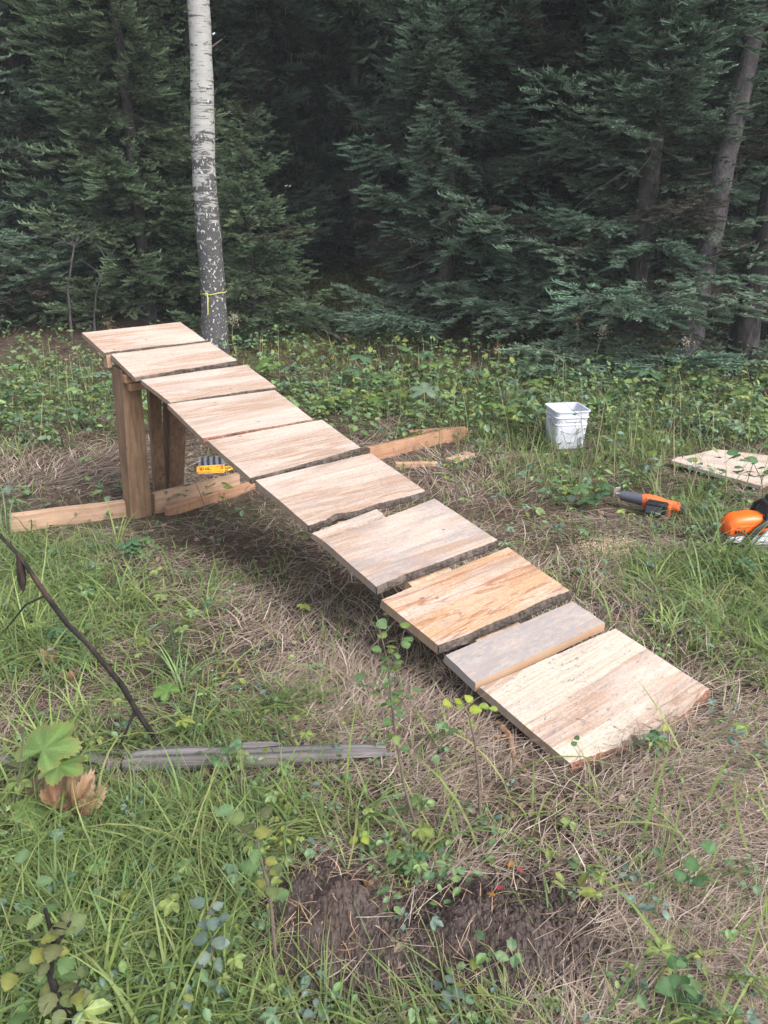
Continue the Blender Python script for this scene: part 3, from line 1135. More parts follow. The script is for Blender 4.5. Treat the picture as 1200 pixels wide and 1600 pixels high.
def trunk_mesh(h, r0, key, bark, lean=(0, 0)):
    k = (h, r0, key, bark, lean)
    if k not in TRK:
        mb = MB()
        n = 14
        pts, rad = [], []
        for i in range(n + 1):
            t = (i / n) ** 1.3
            pts.append((lean[0] * h * t + .03 * math.sin(t * 7 + r0 * 50) * (t > .02), lean[1] * h * t + .03 * math.cos(t * 6 + h), -.15 + (h + .15) * t))
            rad.append(r0 * (1 - .85 * t) * (1 + .45 * math.exp(-t * h / .22)))
        mb.tube(pts, rad, 14, jit=.05)
        me = mb.mesh('trunk', smooth=True)
        me.materials.append(M[bark])
        TRK[k] = me
    return TRK[k]


def spruce(name, x, y, rz, scale, parts, label, group=None, h=9, r0=.10, bark='bark_spruce', lean=(0, 0), dead=None, cat='spruce tree'):
    root = empty(name, (x, y, float(ground_z(x, y))), rz)
    root.scale = (scale,) * 3
    tag(root, label, cat, group)
    obj('trunk', trunk_mesh(h, r0, 0, bark, lean), None, root)
    for p in parts:
        if CR[p].name not in bpy.data.meshes: continue
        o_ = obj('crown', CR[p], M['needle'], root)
    if dead: dead_limbs('dead_limbs', *dead, root)
    return root


def gp(px, py): return G(px, py)


# front row along the clearing's edge
def at_x(px, y, pyb=560):
    """world x of photo column px at distance y"""
    gz = float(ground_z(0, y))
    zc = y * _c + (CAM_H - gz) * _s
    return (px - 600) / FPX * zc


random.seed(3)
GRP = 'spruces along the edge of the clearing'
TREES = [
    # px, y, rz, scale, crowns, label, h, r0, dead
    ('spruce_tree', 985, 9.6, 2.1, 1.1, ['hero_blue', 'upper'], 'large blue-green spruce with broad sprays left of the grey leaning trunk', 12, .12, (.2, 2.6, 26, .9)),
    ('spruce_tree', 695, 10.8, .4, 1.0, ['hero_mid', 'upper'], 'bluish spruce with boughs to the ground, right of the dark forest gap', 12, .12, (.2, 3.2, 26, .8)),
    ('spruce_tree', 400, 10.4, 4.0, .82, ['young'], 'young yellow-green spruce just right of the birch trunk', 3.3, .05, (.3, 2.0, 8, .5)),
    ('spruce_tree', 235, 11.6, .9, 1.0, ['yellow'], 'olive green spruce with low boughs behind the top of the ramp', 9, .10, (.2, 2.5, 16, .8)),
    ('spruce_tree', 75, 12.2, 5.1, 1.05, ['blue'], 'tall soft blue-green spruce filling the left edge of the view', 10, .11, (.3, 2.5, 14, .8)),
    ('spruce_tree', -75, 11.0, 3.0, 1.0, ['blue', 'upper'], 'spruce cut by the left edge of the view, left of the two bare saplings', 12, .12, None),
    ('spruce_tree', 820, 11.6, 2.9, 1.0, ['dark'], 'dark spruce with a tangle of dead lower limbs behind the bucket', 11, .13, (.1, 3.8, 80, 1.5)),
    ('spruce_tree', 1330, 10.2, 1.0, 1.0, ['blue'], 'spruce at the right edge, its boughs reaching in past the blackened trunk', 10, .12, None),
    ('spruce_tree', 140, 14.5, 2.0, 1.1, ['yellow', 'upper'], 'spruce standing in the second row behind the two bare saplings', 12, .11, (.3, 3, 16, .8)),
    ('spruce_tree', 330, 13.6, 3.6, 1.1, ['blue', 'upper'], 'spruce standing in the second row directly behind the birch', 12, .11, (.3, 3, 16, .9)),
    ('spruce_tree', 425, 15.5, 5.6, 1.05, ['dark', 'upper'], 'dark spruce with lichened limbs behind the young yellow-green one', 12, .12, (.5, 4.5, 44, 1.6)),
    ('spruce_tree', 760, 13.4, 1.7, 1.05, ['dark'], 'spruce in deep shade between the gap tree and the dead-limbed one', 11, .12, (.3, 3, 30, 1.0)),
    ('spruce_tree', 900, 14.5, 4.6, 1.1, ['blue', 'upper'], 'spruce of the second row behind the large blue-green one', 12, .12, (.3, 3, 16, .9)),
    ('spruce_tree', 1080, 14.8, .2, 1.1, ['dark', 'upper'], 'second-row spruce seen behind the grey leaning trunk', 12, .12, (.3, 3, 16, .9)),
    ('spruce_tree', 1210, 14.0, 3.2, 1.1, ['blue', 'upper'], 'second-row spruce seen behind the blackened trunk', 12, .12, (.3, 3, 16, .9)),
    ('spruce_tree', 10, 15.5, 1.3, 1.15, ['yellow', 'upper'], 'second-row spruce at the far left with olive boughs', 12, .12, None),
]
for nm, px, y, rz, sc, cr, lab, h_, r_, dead in TREES:
    spruce(nm, at_x(px, y), y, rz, sc, cr, lab, GRP, h_, r_, 'bark_spruce', (0, 0), dead)

# the forest behind, tree by tree
r2 = np.random.default_rng(21)
pl = []
tries = 0
while len(pl) < 85 and tries < 6000:
    tries += 1
    y = r2.uniform(16, 48)
    x = r2.uniform(-.62, .62) * y * 1.05
    # keep the sight line through the gap a little more open
    pxc = 600 + x / (y * .93) * FPX
    if 490 < pxc < 590 and y < 32: continue
    if 462 < pxc < 618 and y < 23: continue
    if all((x - a) ** 2 + (y - b) ** 2 > (1.3 + y * .02) ** 2 for a, b in pl): pl.append((x, y))
proto = None
for i, (x, y) in enumerate(pl):
    kind = 'far' if r2.random() < .45 else 'far2'
    lab = 'tall bare-stemmed spruce standing deep in the shaded forest' if kind == 'far' else 'tall dark spruce deep in the forest, boughs reaching low'
    spruce('spruce_tree', x, y, r2.uniform(0, 6.28), r2.uniform(.85, 1.25), [kind], lab, lab.split(',')[0] + ' group' if False else ('bare-stemmed spruces deep in the forest' if kind == 'far' else 'low-boughed spruces deep in the forest'),
           14, .13, 'bark_spruce')

# grey bare stems seen in the gap
for px, y, r_, ln in ((556, 17.5, .10, (0, 0)), (532, 18.5, .12, (.01, 0)), (511, 20, .09, (0, 0)), (590, 21, .10, (.01, 0))):
    x = at_x(px, y)
    lab = {556: 'slim grey bare trunk in the forest gap, palest of its neighbours', 532: 'dark bare trunk left beside the slim grey one in the gap',
           511: 'thin dark trunk at the left side of the forest gap', 590: 'bare trunk in the gap half hidden by bluish boughs'}[px]
    spruce('bare_trunk_tree', x, y, 0, 1, ['upper'], lab, 'bare trunks in the forest gap', 14, r_, 'bark_palegrey' if px == 556 else 'bark_pale', ln, (1.2, 5, 12, .7))

# leaning grey trunk and blackened trunk at the right
def leaning(name, pb, pt, Y, r0, bark, label, extra=None, top_up=2.2):
    a = G(*pb)
    a = Vector((at_x(pb[0], Y), Y, float(ground_z(at_x(pb[0], Y), Y))))
    b = RP(pt[0], pt[1], Y + .2)
    root = empty(name, a)
    tag(root, label, 'tree')
    d = b - a
    n = 14
    pts = [d * (top_up * (i / n) ** 1.3) for i in range(n + 1)]
    pts[0] = Vector((0, 0, -.15))
    for i in range(1, n): pts[i] += Vector((.02 * math.sin(i * 2.1), .02 * math.cos(i * 1.7), 0))
    rad = [r0 * (1 - .62 * (i / n)) * (1 + .35 * math.exp(-(p.z + .15) / .3)) for i, p in enumerate(pts)]
    MB().tube(pts, rad, 18, jit=.04).build('trunk', M[bark], root, smooth=True)
    return root, pts, rad


lt, pts, rad = leaning('spruce_tree', (1068, 590), (1186, 0), 9.0, .15, 'bark_pale', 'thick grey leaning trunk rising behind the large blue-green spruce')
dl = MB()
for k in range(16):
    i = random.randint(2, 6)
    a = random.uniform(0, 6.28)
    stick(dl, pts[i], (math.cos(a), math.sin(a), random.uniform(-.3, .3)), random.uniform(.3, 1.0), .008, 4, 4, .15, 2)
dl.build('dead_limbs', M['deadtwig'], lt)
uc = obj('crown', CR['upper'], M['needle'], lt); uc.location = (1.2, .2, 0)
lt2, pts2, rad2 = leaning('charred_tree', (1150, 600), (1224, 230), 8.8, .165, 'bark_dark', 'blackened thick trunk at the right edge above the leafy weeds', top_up=3.2)
dl = MB()
stick(dl, pts2[4], (-.7, -.3, -.25), .9, .022, 6, 5, .1, 2)
for k in range(12):
    i = random.randint(2, 6); a = random.uniform(0, 6.28)
    stick(dl, pts2[i], (math.cos(a), math.sin(a), random.uniform(-.3, .3)), random.uniform(.3, .9), .008, 4, 4, .15, 2)
dl.build('dead_limbs', M['char'], lt2)
# thin pinkish dead stem in front of the big spruce
ts_, p_, r_ = leaning('dead_sapling', (1020, 560), (1045, 0), 10.2, .035, 'bark_pale', 'thin dead stem standing up through the large blue-green spruce', top_up=1.3)

# ------------------------------------------------------------------ birch
by = 9.0
bx = at_x(337, by)
bz = float(ground_z(bx, by))
birch = empty('birch_tree', (bx, by, bz))
tag(birch, 'white barked birch with dark rough patches behind the top of the ramp', 'birch tree')
topd = RP(308, 0, by) - Vector((bx, by, bz))
pts, rad = [], []
for i in range(40):
    t = i / 39
    z = -.2 + 9.7 * t
    k = max(0, z) / topd.z
    pts.append(Vector((topd.x * k + .018 * math.sin(z * 2.3) * min(1, max(0, z)), .02 * math.sin(z * 1.7), z)))
    rad.append((.158 - .0125 * max(0, z)) * (1 + .28 * math.exp(-max(0, z) / .2)) * (1 + .03 * math.sin(z * 5.3) + .02 * math.sin(z * 13)))
MB().tube(pts, rad, 28, jit=.02).build('trunk', M['birch'], birch, smooth=True)
lim = MB()
for z, a, L in ((2.05, 2.9, .06), (3.3, .15, .28), (3.95, 2.8, .5), (4.2, .3, 1.4), (4.7, 2.9, 1.5), (5.2, 1.2, 1.6), (5.6, 4.2, 1.6), (6.1, 2.2, 1.5), (6.6, 5.5, 1.4), (7.2, .8, 1.2), (7.7, 3.6, 1.1), (8.3, 2, .9), (8.8, 5, .7)):
    k = z / topd.z
    stick(lim, (topd.x * k, 0, z), (math.cos(a), math.sin(a), .35), L, .018 if L < 1 else .03, 6, 6, .12, 4 if L > .4 else 0)
lim.build('limbs', M['deadtwig'], birch)
# birch leaves high up, above the frame
r3 = np.random.default_rng(5)


def leaf_fan(n, cx, rad_xyz, size, colA, colB, zr):
    C0 = r3.normal(0, 1, (n, 3)) * np.array(rad_xyz) * .5 + np.array(cx)
    C0[:, 2] = np.clip(C0[:, 2], zr[0], zr[1])
    D = r3.normal(0, 1, (n, 3)); D /= np.linalg.norm(D, axis=1, keepdims=True)
    S = np.cross(D, r3.normal(0, 1, (n, 3))); S /= np.linalg.norm(S, axis=1, keepdims=True)
    sz = size * r3.uniform(.7, 1.3, n)[:, None]
    V_ = np.stack([C0, C0 + D * sz * .5 + S * sz * .35, C0 + D * sz, C0 + D * sz * .5 - S * sz * .35], 1).reshape(-1, 3)
    b = np.arange(n)[:, None] * 4
    F_ = np.concatenate([b + [[0, 1, 2]], b + [[0, 2, 3]]])
    k = np.repeat(r3.random(n), 4)[:, None]
    return V_, F_, np.array(colA) * (1 - k) + np.array(colB) * k


V_, F_, C_ = leaf_fan(9000, (topd.x * 2, 0, 7), (2.2, 2.2, 2.6), .06, (.06, .11, .025), (.11, .16, .04), (4.6, 10))
obj('crown', tri_mesh('crown', V_, F_, C_), M['leaf'], birch)

# flagging tape tied round the birch
k = (RP(328, 459, by - .15).z - bz) / topd.z
tz = k * topd.z
tr_ = .158 - .0125 * tz + .006
tape = empty('flagging_tape', (bx + topd.x * k + .018 * math.sin(tz * 2.3), by + .02 * math.sin(tz * 1.7), bz + tz))
tag(tape, 'yellow flagging tape tied round the birch trunk with one end hanging', 'tape')
mb = MB()
n = 32
rg = []
for i in range(n + 1):
    a = 2 * math.pi * i / n
    dz_ = .012 * math.sin(a * 1 + 1) + .004 * math.sin(a * 5)
    rg.append([Vector((rr_ * math.cos(a), rr_ * math.sin(a), dz_ + zz)) for rr_, zz in ((tr_, -.005), (tr_ + .003, -.005), (tr_ + .003, .005), (tr_, .005))])
mb.loft(rg, cap=False)
mb.build('band', M['tape'], tape)
tail = []
for i in range(9):
    t = i / 8
    x0 = -.045 + .012 * math.sin(t * 4)
    tail.append([Vector((x0 + dx + .004 * math.sin(t * 9), -tr_ - .012 - .012 * math.sin(t * 3) - dy, .01 - .25 * t)) for dx, dy in ((-.007, 0), (.007, 0), (.007, .002), (-.007, .002))])
MB().loft(tail).build('tail', M['tape'], tape)
knot = MB(); knot.tube([(-.06, -tr_ - .008, .0), (-.03, -tr_ - .014, .004)], .010, 6); knot.build('knot', M['tape'], tape)

# bare white saplings left of the ramp top
def bare_sapling(pxs, Y, r0, label, mat='bark_pale', forks=3):
    base = Vector((at_x(pxs[0][0], Y), Y, 0)); base.z = float(ground_z(base.x, base.y))
    root = empty('bare_sapling', base)
    tag(root, label, 'sapling')
    pts = [Vector((0, 0, -.05))] + [RP(px, py, Y + .05 * math.sin(i * 2.3)) - base for i, (px, py) in enumerate(pxs[1:])]
    MB().tube(pts, [r0 * (1 - .7 * i / (len(pts) - 1)) for i in range(len(pts))], 7).build('stem', M[mat], root, smooth=True)
    mb = MB()
    for k in range(forks):
        i = random.randint(len(pts) // 2, len(pts) - 1)
        stick(mb, pts[i], (random.choice((-1, 1)) * random.uniform(.5, 1), random.uniform(-.4, .4), random.uniform(.3, 1)), random.uniform(.3, .6), r0 * .4, 4, 5, .2, 2)
    mb.build('twigs', M[mat], root)


bare_sapling([(112, 560), (110, 500), (106, 450), (112, 410), (116, 385), (108, 355)], 10.3, .020, 'bare white sapling with a forked top, left one of two behind the ramp top', forks=7)
bare_sapling([(148, 555), (147, 500), (150, 460), (158, 430), (166, 405)], 10.5, .017, 'bare white sapling bending right at its tip, right one of two', forks=4)

# small conifers and dead limbs in front of the gap
def lying(name, a, b, r0, label, cat, mat='bark_spruce', sub=3, r1=None):
    root = empty(name, a)
    tag(root, label, cat)
    d = b - a
    pts = [d * (i / 7) + Vector((0, 0, r0 * .6 + .02 * math.sin(i * 1.7))) for i in range(8)]
    MB().tube(pts, [r0 + ((r1 or r0 * .55) - r0) * i / 7 for i in range(8)], 9, jit=.06).build('stem', M[mat], root, smooth=True)
    if sub:
        mb = MB()
        for k in range(sub):
            stick(mb, pts[random.randint(1, 6)], (random.uniform(-1, 1), random.uniform(-1, .3), random.uniform(.2, 1)), random.uniform(.15, .4), r0 * .25, 4, 4, .15, 1)
        mb.build('twigs', M['deadtwig'], root)


lying('fallen_log', G(466, 488, .05), G(572, 566, .02), .045, 'thin fallen log slanting down through the dark forest gap', 'fallen log', sub=4)
lying('fallen_branch', G(500, 497, .03), G(610, 548, .02), .02, 'slim fallen branch just above the log in the forest gap', 'fallen branch', 'bark_pale', 2)
lying('fallen_branch', G(530, 385, .3), G(600, 398, .05), .03, 'fallen branch at the foot of the grey trunks in the gap', 'fallen branch', 'bark_spruce', 2)
lying('fallen_branch', G(545, 425, .1), G(580, 440, .03), .03, 'broken stub of wood lying on the brown forest floor', 'fallen branch', 'bark_dark', 1)

# ------------------------------------------------------------------ ground vegetation
rv = np.random.default_rng(99)


def wxy(p): return (p.x, p.y)


def blobs(lst):
    out = []
    for px, py, r_, w_ in lst:
        p = G(px, py)
        out.append((p.x, p.y, r_, w_))
    return out


def dens(x, y, bl, base):
    d = np.full(len(x), float(base))
    for bx_, by_, r_, w_ in bl:
        d = d + w_ * np.exp(-((x - bx_) ** 2 + (y - by_) ** 2) / (r_ * r_))
    return d


GREEN = blobs([(120, 950, .35, .7), (30, 1010, .3, .8), (60, 880, .35, .7), (100, 1280, .25, .7), (300, 1300, .22, .8), (150, 1480, .2, .6), (350, 1480, .2, .8), (480, 1570, .15, .6),
               (430, 1240, .15, .5), (560, 1240, .14, .5), (330, 1130, .2, .2), (800, 690, .6, .8), (760, 630, .9, .8), (1000, 640, .9, .8), (1110, 800, .5, .7), (1150, 920, .4, .8),
               (950, 700, .6, .7), (1040, 900, .3, .6), (860, 760, .4, .5), (600, 610, 1.0, .8), (90, 620, 1.0, .8), (60, 690, .4, .5), (700, 1590, .12, .6), (870, 1590, .12, .4), (400, 900, .22, .45), (520, 1010, .12, .3),
               (880, 1480, .06, .5), (690, 1330, .1, .3), (1190, 1000, .3, .6), (440, 1110, .12, .3), (1080, 700, .8, .6), (430, 1500, .1, .5)])
STRAW = blobs([(450, 850, .6, .6), (650, 1000, .35, .7), (620, 1110, .25, .7), (720, 1170, .25, .7), (500, 1070, .25, .5), (1020, 1080, .3, .7), (1110, 1250, .3, .8), (1060, 1470, .25, .8),
               (900, 1250, .25, .7), (760, 1270, .2, .5), (660, 1320, .12, .6), (120, 730, .6, .9), (300, 860, .4, .5), (650, 740, .35, .3), (1000, 850, .3, .4), (960, 990, .3, .5), (1180, 1550, .2, .6), (880, 1560, .12, .5), (330, 740, .5, .8)])
BARE = blobs([(120, 730, .55, 1.0), (330, 750, .55, 1.0), (430, 830, .45, 1.0), (560, 920, .3, .8), (650, 1040, .25, .7), (720, 1130, .16, .6), (800, 1230, .16, .4), (1100, 1250, .22, .5), (960, 1000, .15, .4), (250, 820, .3, .8), (1080, 1080, .2, .3)])
SOILB = [(m1.x, m1.y, .16, .15), (m2.x, m2.y, .20, .125)]


def soil_mask(x, y, k=1.0):
    m = np.zeros(len(x))
    for a, b, rx, ry in SOILB:
        m = np.maximum(m, np.exp(-(((x - a) / (rx * k)) ** 2 + ((y - b) / (ry * k)) ** 2) ** 2))
    return m


def cand(n, d0=.86, d1=9.6, p0=-140, p1=1340):
    """ground points, denser near the camera's end of the clearing"""
    u = rv.random(n)
    d = d0 * (d1 / d0) ** u
    px = rv.uniform(p0, p1, n)
    x = (px - 600) / FPX * (d * _c + (CAM_H + .2) * _s)
    return x, d


def clearance(x, y):
    """free height above ground at x, y under the ramp (large elsewhere)"""
    s = x * V.x + y * V.y
    wd = x * U.x + y * U.y
    z = Zs(s) - .05 - ground_z(x, y)
    inside = (s > .90) & (s < 4.75) & (wd > 1.33) & (wd < 2.16)
    return np.where(inside, z, 9.0)


KEEP = []   # (x, y, r): no tall growth here
for p, r_ in ((bp, .16), (tl.location, .2), (sw.location + Vector((.05, -.05, 0)), .2), (case.location, .16), (c0, .42)):
    KEEP.append((p.x, p.y, r_ * .85))


LINES = []
for a_, b_, r_ in (((190, 1230), (600, 1214), .13), ((0, 1225), (200, 1225), .06), ((430, 1520), (900, 1520), .075), ((20, 838), (200, 815), .06), ((245, 812), (400, 775), .08), ((576, 728), (726, 694), .13), ((615, 738), (745, 728), .10), ((1050, 735), (1200, 775), .14), ((1095, 858), (1200, 862), .12), ((950, 808), (1065, 818), .15)):
    A_, B_ = G(*a_), G(*b_)
    LINES.append((A_.x, A_.y, B_.x, B_.y, r_))


def near_line(x, y):
    """1 close in front of a timber, log or tool, falling to 0 away from it"""
    m = np.zeros(len(x))
    for ax_, ay_, bx_, by_, r_ in LINES:
        dx, dy = bx_ - ax_, by_ - ay_
        t = np.clip(((x - ax_) * dx + (y - ay_) * dy) / (dx * dx + dy * dy), 0, 1)
        dd_ = np.hypot(x - ax_ - t * dx, y - ay_ - t * dy)
        m = np.maximum(m, np.exp(-(dd_ / r_) ** 4))
    return m


def keepout(x, y):
    m = np.zeros(len(x), bool)
    for a, b, r_ in KEEP: m |= (x - a) ** 2 + (y - b) ** 2 < r_ * r_
    return m


def blades(x, y, L, W, az, th0, curl, colb, colt, segs=3, bend=None, lift=0.0, zoff=None):
    n = len(x)
    z = ground_z(x, y) + lift if zoff is None else zoff
    if bend is None: bend = np.zeros(n)
    P_ = np.stack([x, y, z - .004], 1)
    rows, cols = [], []
    sub = 1.0 / segs
    for i in range(segs + 1):
        t = i / segs
        a = az + bend * t
        side = np.stack([-np.sin(a), np.cos(a), np.zeros(n)], 1)
        w_ = (W * (1 - t ** 1.7) * .5 * (.6 + .4 * min(1, t * 4)))[:, None]
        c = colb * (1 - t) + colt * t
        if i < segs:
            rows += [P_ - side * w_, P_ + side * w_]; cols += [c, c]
        else:
            rows += [P_]; cols += [c]
        th = th0 - curl * (t + sub / 2)
        st = (L * sub)[:, None]
        P_ = P_ + st * np.stack([np.cos(th) * np.cos(a), np.cos(th) * np.sin(a), np.sin(th)], 1)
    k = 2 * segs + 1
    V_ = np.stack(rows, 1).reshape(-1, 3)
    C_ = np.stack(cols, 1).reshape(-1, 3)
    t_ = []
    for i in range(segs - 1):
        a = 2 * i
        t_ += [[a, a + 1, a + 3], [a, a + 3, a + 2]]
    a = 2 * (segs - 1)
    t_ += [[a, a + 1, a + 2]]
    F_ = (np.arange(n)[:, None, None] * k + np.array(t_)[None]).reshape(-1, 3)
    return V_, F_, C_


def join(parts):
    Vs, Fs, Cs = [], [], []
    n = 0
    for v, f, c in parts:
        Vs.append(v); Fs.append(f + n); Cs.append(c); n += len(v)
    return np.concatenate(Vs), np.concatenate(Fs), np.concatenate(Cs)


def pal(n, cols, var=.18):
    cols = np.array(cols)
    i = rv.integers(0, len(cols), n)
    k = rv.random(n)[:, None]
    j = rv.integers(0, len(cols), n)
    c = cols[i] * (1 - k * .5) + cols[j] * k * .5
    return np.clip(c * (1 + rv.uniform(-var, var, (n, 1))), 0, 1)


def stuff(name, parts, mat, label, cat):
    v, f, c = join(parts)
    o_ = obj(name, tri_mesh(name, v, f, c), mat)
    tag(o_, label, cat, kind='stuff')
    return o_


# dry straw lying flat
STC = [(.38, .29, .235), (.46, .365, .30), (.27, .19, .15), (.56, .47, .40), (.14, .095, .075), (.28, .235, .165), (.25, .175, .135), (.11, .08, .065)]
parts = []
x, y = cand(165000, .84, 8.8)
d = np.minimum(.85, dens(x, y, STRAW, .42)) * (1 - soil_mask(x, y, 1.28)) * np.clip((9.2 - y) / 2.5, 0, 1) * np.where(clearance(x, y) < 2, .42, 1)  # straw thinned under the deck so dark soil deepens the shade there
patch = .72 + .55 * wav(x, y, 4.0, 6) + .35 * wav(x, y, 11, 13)
k = rv.random(len(x)) < d * np.clip(patch, .12, 1.2)
x, y = x[k], y[k]
n = len(x)
flow = 1.2 * np.sin(x * 1.9 + 1) + .9 * np.cos(y * 2.3) + rv.normal(0, .75, n)
L = rv.uniform(.05, .24, n) * (.75 + .12 * y)
parts.append(blades(x, y, L, (.0009 + .0032 * rv.random(n) ** 2.2) * (1 + .33 * np.maximum(0, y - 1.2)), flow, rv.uniform(.02, .42, n), rv.uniform(.1, .7, n), pal(n, STC, .3), pal(n, STC, .3), 3, rv.normal(0, .7, n), rv.uniform(0, .02, n)))
stuff('dry_grass_mat', parts, M['straw'], 'flattened dry straw and dead grass covering the clearing', 'dry grass')
N_ST = n
x, y = cand(6000, .86, 7.5)
k = (rv.random(len(x)) < .25 + .4 * dens(x, y, STRAW, 0)) & (soil_mask(x, y) < .4)
x, y = x[k], y[k]
n = len(x)
FLAKES = (np.stack([x, y, ground_z(x, y) + rv.uniform(.004, .02, n)], 1), n)

# green grass: short and medium everywhere
GRC = [(.16, .24, .07), (.12, .19, .06), (.22, .29, .09), (.09, .15, .055), (.27, .33, .12), (.15, .22, .10)]
YEL = [(.30, .30, .12), (.26, .28, .11), (.36, .30, .17)]
parts = []
x, y = cand(120000, .84, 9.6)
d = np.minimum(1, dens(x, y, GREEN, .17)) * (1 - soil_mask(x, y, 1.3)) * (1 - .8 * near_line(x, y)) * (1 - np.minimum(.85, dens(x, y, BARE, 0) * .8))
d *= np.clip((10 - y) / 1.2, 0, 1) * (1 - .45 * np.clip(dens(x, y, STRAW, 0), 0, 1))
patch = .75 + .55 * wav(x, y, 5, 3) + .35 * wav(x, y, 14, 8)
k = (rv.random(len(x)) < d * np.clip(patch, .1, 1.2)) & (~keepout(x, y) | (rv.random(len(x)) < .15))
x, y = x[k], y[k]
n = len(x)
L = rv.uniform(.05, .20, n) * (1 + .45 * np.clip((y - 3) / 4, 0, 1)) * (.8 + .5 * np.clip(dens(x, y, GREEN, 0), 0, 1))
L = np.minimum(L, np.maximum(.02, clearance(x, y) * .8))
az = rv.uniform(0, 6.28, n) * .5 + (1.5 * np.sin(x * 2.2 + y * 1.3))
cb, ct = pal(n, GRC), pal(n, GRC + YEL)
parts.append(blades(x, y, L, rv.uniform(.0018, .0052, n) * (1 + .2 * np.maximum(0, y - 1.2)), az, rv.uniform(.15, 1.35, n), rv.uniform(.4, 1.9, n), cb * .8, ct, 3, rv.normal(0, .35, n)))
N_GR = n

# arching tufts
tc = blobs([])
tx, ty = cand(4200, .86, 9.0)
dd = .8 * dens(tx, ty, GREEN, .0) * (1 - soil_mask(tx, ty, 1.7)) * (1 - near_line(tx, ty)) * (1 - np.minimum(1, dens(tx, ty, BARE, 0)))
k = (rv.random(len(tx)) < np.clip(dd, 0, .75)) & (clearance(tx, ty) > 5) & ~keepout(tx, ty)
tx, ty = tx[k], ty[k]
ex = [G(*p) for p in ((230, 1270), (250, 1290), (270, 1235), (300, 1350), (180, 1330), (215, 1400), (340, 1520), (60, 880), (20, 900), (90, 930), (30, 960), (10, 850), (45, 840), (400, 1560), (460, 1590), (380, 1500),
                      (800, 680), (780, 660), (820, 700), (750, 640), (860, 690), (1120, 880), (1160, 900), (1080, 870), (1050, 900), (1180, 940), (930, 700), (1010, 750), (1000, 720), (290, 1180), (240, 1200), (540, 1230),
                      (150, 1150), (120, 1180), (20, 1130), (10, 1250), (20, 1400), (40, 1350), (230, 950), (280, 1080), (310, 1120), (60, 1000), (1100, 930), (30, 800), (60, 820), (15, 960))]
tx = np.concatenate([tx, [p.x for p in ex]]); ty = np.concatenate([ty, [p.y for p in ex]])
ok = (soil_mask(tx, ty, 1.75) < .4) & (near_line(tx, ty) < .6)
tx, ty = tx[ok], ty[ok]
nb_ = rv.integers(9, 22, len(tx))
i = np.repeat(np.arange(len(tx)), nb_)
n = len(i)
spread = rv.uniform(.01, .035, len(tx))[i]
x = tx[i] + rv.normal(0, 1, n) * spread
y = ty[i] + rv.normal(0, 1, n) * spread
tall = np.zeros(len(tx))
for px_, py_ in ((800, 680), (775, 660), (820, 690), (745, 640), (790, 630), (760, 610), (835, 650), (10, 850), (40, 870), (20, 930), (70, 900), (0, 990), (940, 640), (1120, 870), (1180, 900), (600, 650)):
    pt_ = G(px_, py_)
    tall = np.maximum(tall, np.exp(-((tx - pt_.x) ** 2 + (ty - pt_.y) ** 2) / .28 ** 2))
hl = (rv.uniform(.14, .34, len(tx)) * (1 + .75 * tall))[i] * rv.uniform(.55, 1.15, n)
az0 = rv.uniform(0, 6.28, len(tx))[i]
az = az0 + rv.normal(0, .95, n)
tint = pal(len(tx), GRC)[i]
tint = tint * rv.uniform(.75, 1.35, len(tx))[i][:, None]
cb, ct = tint * rv.uniform(.75, 1.1, (n, 1)), pal(n, GRC + YEL[:2] + GRC)
lx, ly = cand(5200, .84, 3.2)
k = (rv.random(len(lx)) < np.clip(dens(lx, ly, GREEN, .10), 0, 1)) & (soil_mask(lx, ly, 1.9) < .3) & (rv.random(len(lx)) > near_line(lx, ly)) & (clearance(lx, ly) > 5)
lx, ly = lx[k], ly[k]
nl_ = len(lx)
lcl = pal(nl_, [(.24, .32, .09), (.30, .36, .13), (.19, .28, .08), (.36, .36, .15), (.16, .25, .08)])
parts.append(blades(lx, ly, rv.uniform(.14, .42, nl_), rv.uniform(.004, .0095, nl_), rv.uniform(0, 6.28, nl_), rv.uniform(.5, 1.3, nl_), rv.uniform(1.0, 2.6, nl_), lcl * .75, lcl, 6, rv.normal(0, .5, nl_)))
# tall thin flowering stems, mostly in the band behind
sx_, sy_ = cand(2600, 4.6, 9.6)
k = (rv.random(len(sx_)) < np.clip(dens(sx_, sy_, GREEN, .05), 0, .9)) & (clearance(sx_, sy_) > 5) & ~keepout(sx_, sy_)
sx_, sy_ = sx_[k], sy_[k]
ns = len(sx_)
scl = pal(ns, [(.30, .30, .16), (.22, .26, .11), (.38, .34, .22)])
parts.append(blades(sx_, sy_, rv.uniform(.25, .6, ns), rv.uniform(.004, .009, ns), rv.uniform(0, 6.28, ns), rv.uniform(1.15, 1.55, ns), rv.uniform(.1, .9, ns), scl, scl * 1.1, 5, rv.normal(0, .3, ns)))
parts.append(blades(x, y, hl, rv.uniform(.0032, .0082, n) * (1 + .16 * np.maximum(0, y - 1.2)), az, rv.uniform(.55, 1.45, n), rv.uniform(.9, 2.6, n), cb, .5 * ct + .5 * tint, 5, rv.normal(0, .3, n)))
N_TF = n
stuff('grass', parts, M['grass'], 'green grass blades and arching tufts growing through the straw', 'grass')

# leafy herbs
LT = np.array([[0, 0, 0], [.28, .30, .05], [.28, 0, -.03], [.28, -.30, .05], [.66, .29, .03], [.66, 0, -.05], [.66, -.29, .03], [1, 0, -.12]])
LF = np.array([[0, 2, 1], [0, 3, 2], [1, 2, 5], [1, 5, 4], [2, 3, 6], [2, 6, 5], [4, 5, 7], [5, 6, 7]])


